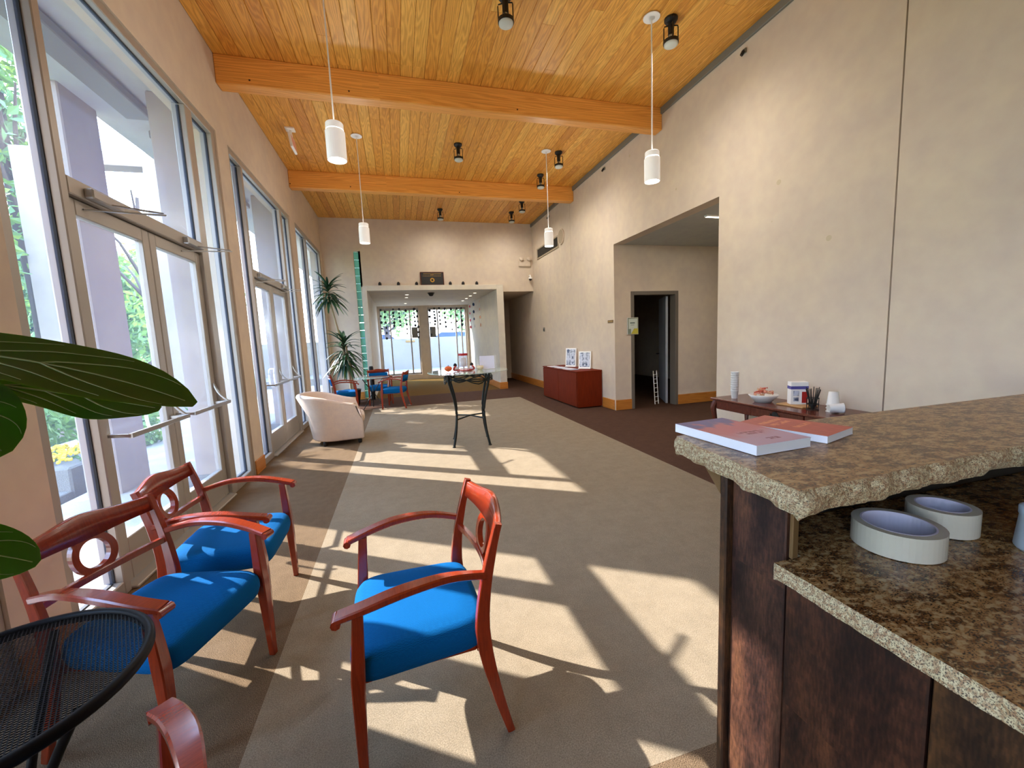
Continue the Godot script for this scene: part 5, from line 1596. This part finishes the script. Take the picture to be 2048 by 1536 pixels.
func vein(st: SurfaceTool, L: Dictionary, u0: float, u1: float, v0: float, v1: float, r0: float) -> void:
	var p := PackedVector3Array()
	var r := []
	for i in 13:
		var f := i / 12.0
		p.append(leaf_at(L, lerpf(u0, u1, f), lerpf(v0, v1, pow(f, 0.8))) + L.up * 0.0006)
		r.append(lerpf(r0, r0 * 0.3, f))
	tube(st, p, r, 5)

func plants() -> void:
	var st: SurfaceTool
	# fiddle-leaf fig whose pot stands out of view at the near window
	var f := thing("fiddle_leaf_fig", "large-leaved green fig plant reaching in at the picture's edge", "plant", Vector3(-1.25, 0, -0.62))
	st = S(); lathe(st, [[0.0, 0.0], [0.14, 0.0], [0.18, 0.32], [0.19, 0.33], [0.19, 0.35], [0.17, 0.35], [0.16, 0.30], [0.0, 0.30]], Vector3.ZERO, 28); obj("pot", st, M.white, f)
	st = S(); tube(st, smooth_path([Vector3(0, 0.3, 0), Vector3(0.03, 0.8, -0.02), Vector3(-0.02, 1.3, -0.05), Vector3(0.05, 1.75, -0.05)], 5), 0.014, 8); obj("stem", st, M.bark, f)
	var o := f.position
	var leaves := [
		[Vector3(-1.00, 1.545, -0.90), Vector3(-0.70, 1.545, -0.99), Vector3(-0.424, 1.388, -1.0), Vector3(0.12, 0.84, 0.53), 0.070, 0.06, 0.10, 1],
		[Vector3(-0.86, 1.475, -1.02), Vector3(-0.70, 1.42, -1.12), Vector3(-0.545, 1.370, -1.12), Vector3(0.05, 0.70, 0.70), 0.052, 0.12, 0.05, 2],
		[Vector3(-0.92, 1.50, -0.95), Vector3(-0.83, 1.44, -1.0), Vector3(-0.745, 1.318, -1.0), Vector3(0.5, 0.45, 0.74), 0.085, 0.10, 0.05, 3],
		[Vector3(-1.02, 1.16, -0.98), Vector3(-0.92, 1.15, -1.06), Vector3(-0.800, 1.050, -1.10), Vector3(0.30, 0.62, 0.72), 0.062, 0.10, 0.05, 4]]
	for k in leaves.size():
		var q: Array = leaves[k]
		var L := blade(q[0] - o, q[1] - o, q[2] - o, q[3], q[4], q[5], q[6], q[7] * 1.3, 1.55)
		var lf := obj("leaf", leaf_blade(L), M.fig, f)
		st = S(); vein(st, L, 0.0, 0.97, 0.0, 0.0, 0.0032); obj("midrib", st, M.fig_vein, lf)
		st = S()
		for e in 4:
			for sg in [-1.0, 1.0]:
				vein(st, L, 0.08 + e * 0.17, minf(0.42 + e * 0.18, 0.93), 0.0, sg * 0.86, 0.0018)
		obj("side_veins", st, M.fig_vein, lf)
		st = S(); tube(st, P([Vector3(0.02, q[0].y - 0.12, -0.05), q[0] - o]), 0.005, 6); obj("petiole", st, M.fig_vein, f)
	# dracaena in the far corner
	var d := thing("dracaena_plant", "tall dracaena with two leafy heads in the far corner", "plant", Vector3(-1.20, 0, -10.72))
	st = S(); lathe(st, [[0.0, 0.0], [0.17, 0.0], [0.22, 0.36], [0.23, 0.38], [0.20, 0.38], [0.19, 0.33], [0.0, 0.33]], Vector3.ZERO, 28); obj("pot", st, M.dark_void, d)
	st = S(); tube(st, smooth_path([Vector3(0.0, 0.33, 0), Vector3(-0.02, 0.8, 0), Vector3(-0.12, 1.45, 0), Vector3(-0.20, 1.9, 0), Vector3(-0.30, 2.5, 0), Vector3(-0.33, 2.85, 0)], 4), [0.035, 0.035, 0.034, 0.033, 0.032, 0.031, 0.03, 0.029, 0.028, 0.027, 0.026, 0.026, 0.025, 0.024, 0.022, 0.02, 0.018, 0.018, 0.017, 0.016, 0.015], 8); obj("cane", st, M.cane, d)
	st = S(); tube(st, smooth_path([Vector3(0.05, 0.33, 0.03), Vector3(0.03, 0.9, 0.05), Vector3(-0.05, 1.5, 0.04)], 4), 0.026, 8); obj("cane", st, M.cane, d)
	# leaf strips in a few shapes, shared
	var shapes := []
	for k in 4:
		var droop: float = [0.05, -0.22, -0.34, 0.26][k]
		shapes.append(done(leaf_blade(blade(Vector3.ZERO, Vector3(0.22, 0.14 + droop * 0.3, 0), Vector3(0.46, droop, 0), Vector3.UP, 0.036, 0.05, 0.25, k, 0.8))))
	var heads := [[Vector3(-0.33, 2.72, 0), 64, 0.40, 0.95], [Vector3(-0.08, 1.30, 0), 84, 0.66, 1.0]]
	for hq in heads:
		for k in hq[1]:
			var a: float = k * 2.39996
			var fr: float = float(k) / hq[1]
			var sh: int = 3 if fr > 0.86 else (0 if fr > 0.62 else (1 if fr > 0.3 else 2))
			var lf := put("leaf", shapes[sh], M.dracaena[2 if (fr < 0.16 and k % 3 == 0) else k % 2], d)
			lf.position = hq[0] + Vector3(0, (fr - 0.55) * hq[2], 0)
			lf.rotation = Vector3(0, a, rng.randf_range(-0.2, 0.2))
			lf.scale = Vector3.ONE * hq[3] * rng.randf_range(0.8, 1.12)
	# slim dark stand behind the far chairs
	var bs := thing("black_pedestal", "slim tall black pedestal standing behind the far chairs", "pedestal", Vector3(-0.74, 0, -11.35))
	st = S(); bb(st, -0.07, 0.07, 0.0, 0.02, -0.07, 0.07, 0.004); obj("foot", st, M.black, bs)
	st = S(); lathe(st, [[0.0, 0.02], [0.055, 0.02], [0.055, 0.86], [0.045, 0.90], [0.0, 0.90]], Vector3.ZERO, 18); obj("column", st, M.black, bs)

func more_materials() -> void:
	M.car = mat(c8(70, 92, 132), 0.3, 0.3)
	M.glow = mat(c8(255, 246, 226), 0.5)
	M.glow.emission_enabled = true
	M.glow.emission = Color(1, 0.95, 0.85)
	M.glow.emission_energy_multiplier = 3.0
	M.opal = mat(c8(246, 246, 244), 0.4)
	M.opal.emission_enabled = true
	M.opal.emission = Color(1, 0.98, 0.95)
	M.opal.emission_energy_multiplier = 0.22
	M.paper_dark = mat(c8(48, 56, 66), 0.8)
	M.pink = mat(c8(236, 120, 140), 0.8)
	M.paper_blue = mat(c8(60, 86, 130), 0.8)
	M.paper_peach = mat(c8(236, 190, 170), 0.8)
	M.pink_face = mat(c8(236, 170, 150), 0.5)
	M.speaker = mat(c8(176, 160, 136), 0.7)
	M.bronze = mat(c8(120, 92, 56), 0.5, 0.3)
	M.door_frame = mat(c8(112, 104, 94), 0.5)
	M.door_grey = mat(c8(150, 156, 164), 0.5)
	M.red = mat(c8(176, 34, 32), 0.5)
	M.cream = mat(c8(238, 220, 184), 0.5)
	M.card_white = mat(c8(226, 226, 242), 0.6)
	M.leaflet = mat(c8(150, 168, 190), 0.6)
	M.bamboo = mat(c8(190, 146, 92), 0.5)
	M.print_violet = mat(c8(88, 84, 160), 0.5)
	M.treat_red = mat(c8(196, 90, 70), 0.4)
	M.treat_tan = mat(c8(214, 164, 130), 0.4)
	M.treat_pink = mat(c8(226, 150, 134), 0.4)
	M.pale_blue = mat(c8(200, 214, 226), 0.4)
	M.book_pages = mat(c8(232, 236, 236), 0.8)
	# flat prints
	var w1 := grey(noise(0.02, 61, 3), 128, 128)
	var w2 := grey(noise(0.09, 62, 2), 128, 128)
	var cover := image_from(128, 128, func(i: int):
		var x := i % 128
		var y := i / 128
		var n := w1[i] / 255.0 - 0.5
		var c := Color(0.42, 0.38, 0.58).lerp(Color(0.80, 0.45, 0.47), smoothstep(18.0, 44.0, y + n * 46.0 + x * 0.1))
		c = c.lerp(Color(0.78, 0.64, 0.70), smoothstep(60.0, 104.0, y + n * 20.0))
		# title lines and a small mark, too small to read
		var ink := 0.0
		for r in [[78, 40, 104], [85, 52, 92]]:
			if absi(y - r[0]) < 3 and x > r[1] and x < r[2] and w2[i] > 118: ink = 0.55
		if absi(y - 110) < 4 and x > 56 and x < 84 and w2[i] > 110: ink = 0.7
		return c.lerp(Color(0.45, 0.12, 0.16), ink))
	M.book_pink = mat(Color.WHITE, 0.4)
	M.book_pink.albedo_texture = cover
	var cover2 := image_from(128, 128, func(i: int):
		var x := i % 128
		var y := i / 128
		var n := w1[(i * 3) % 16384] / 255.0 - 0.5
		var c := Color(0.80, 0.36, 0.31).lerp(Color(0.72, 0.30, 0.27), clampf(0.5 + n, 0, 1))
		var band := 0.0
		for r in [[30, 16, 110], [46, 24, 100], [74, 40, 112]]:
			if absi(y - r[0]) < 5 and x > r[1] and x < r[2] and w2[i] > 104: band = 0.7
		return c.lerp(Color(0.95, 0.62, 0.40), band))
	M.book_red = mat(Color.WHITE, 0.4)
	M.book_red.albedo_texture = cover2
	var poster := image_from(64, 96, func(i: int):
		var x := i % 64
		var y := i / 64
		var c := Color(0.80, 0.84, 0.80)
		if x < 6 or x > 58 or y < 6 or y > 90: c = Color(0.56, 0.60, 0.52)
		if y > 62 and x > 22 + (90 - y) * 0.6: c = Color(0.74, 0.70, 0.24)
		if y > 64 and x < 20: c = Color(0.5, 0.55, 0.5)
		if (y > 26 and y < 33 and x > 14 and x < 44) or (y > 40 and y < 43 and x > 18 and x < 40): c = Color(0.34, 0.40, 0.38)
		return c)
	M.poster = mat(Color.WHITE, 0.6)
	M.poster.albedo_texture = poster
	var pb := image_from(64, 64, func(i: int):
		var v := w1[(i * 4) % 16384] / 255.0
		return Color(0.84, 0.87, 0.92).lerp(Color(0.28, 0.34, 0.46), smoothstep(0.5, 0.72, v)))
	M.print_blue = textured(pb, 0.6, Vector3.ONE * 3.0, true)

func _ready() -> void:
	rng.seed = 20
	camera_and_light()
	make_materials()
	more_materials()
	room()
	windows()
	lobby()
	outdoors()
	counter()
	tables()
	seating()
	plants()
	fittings()
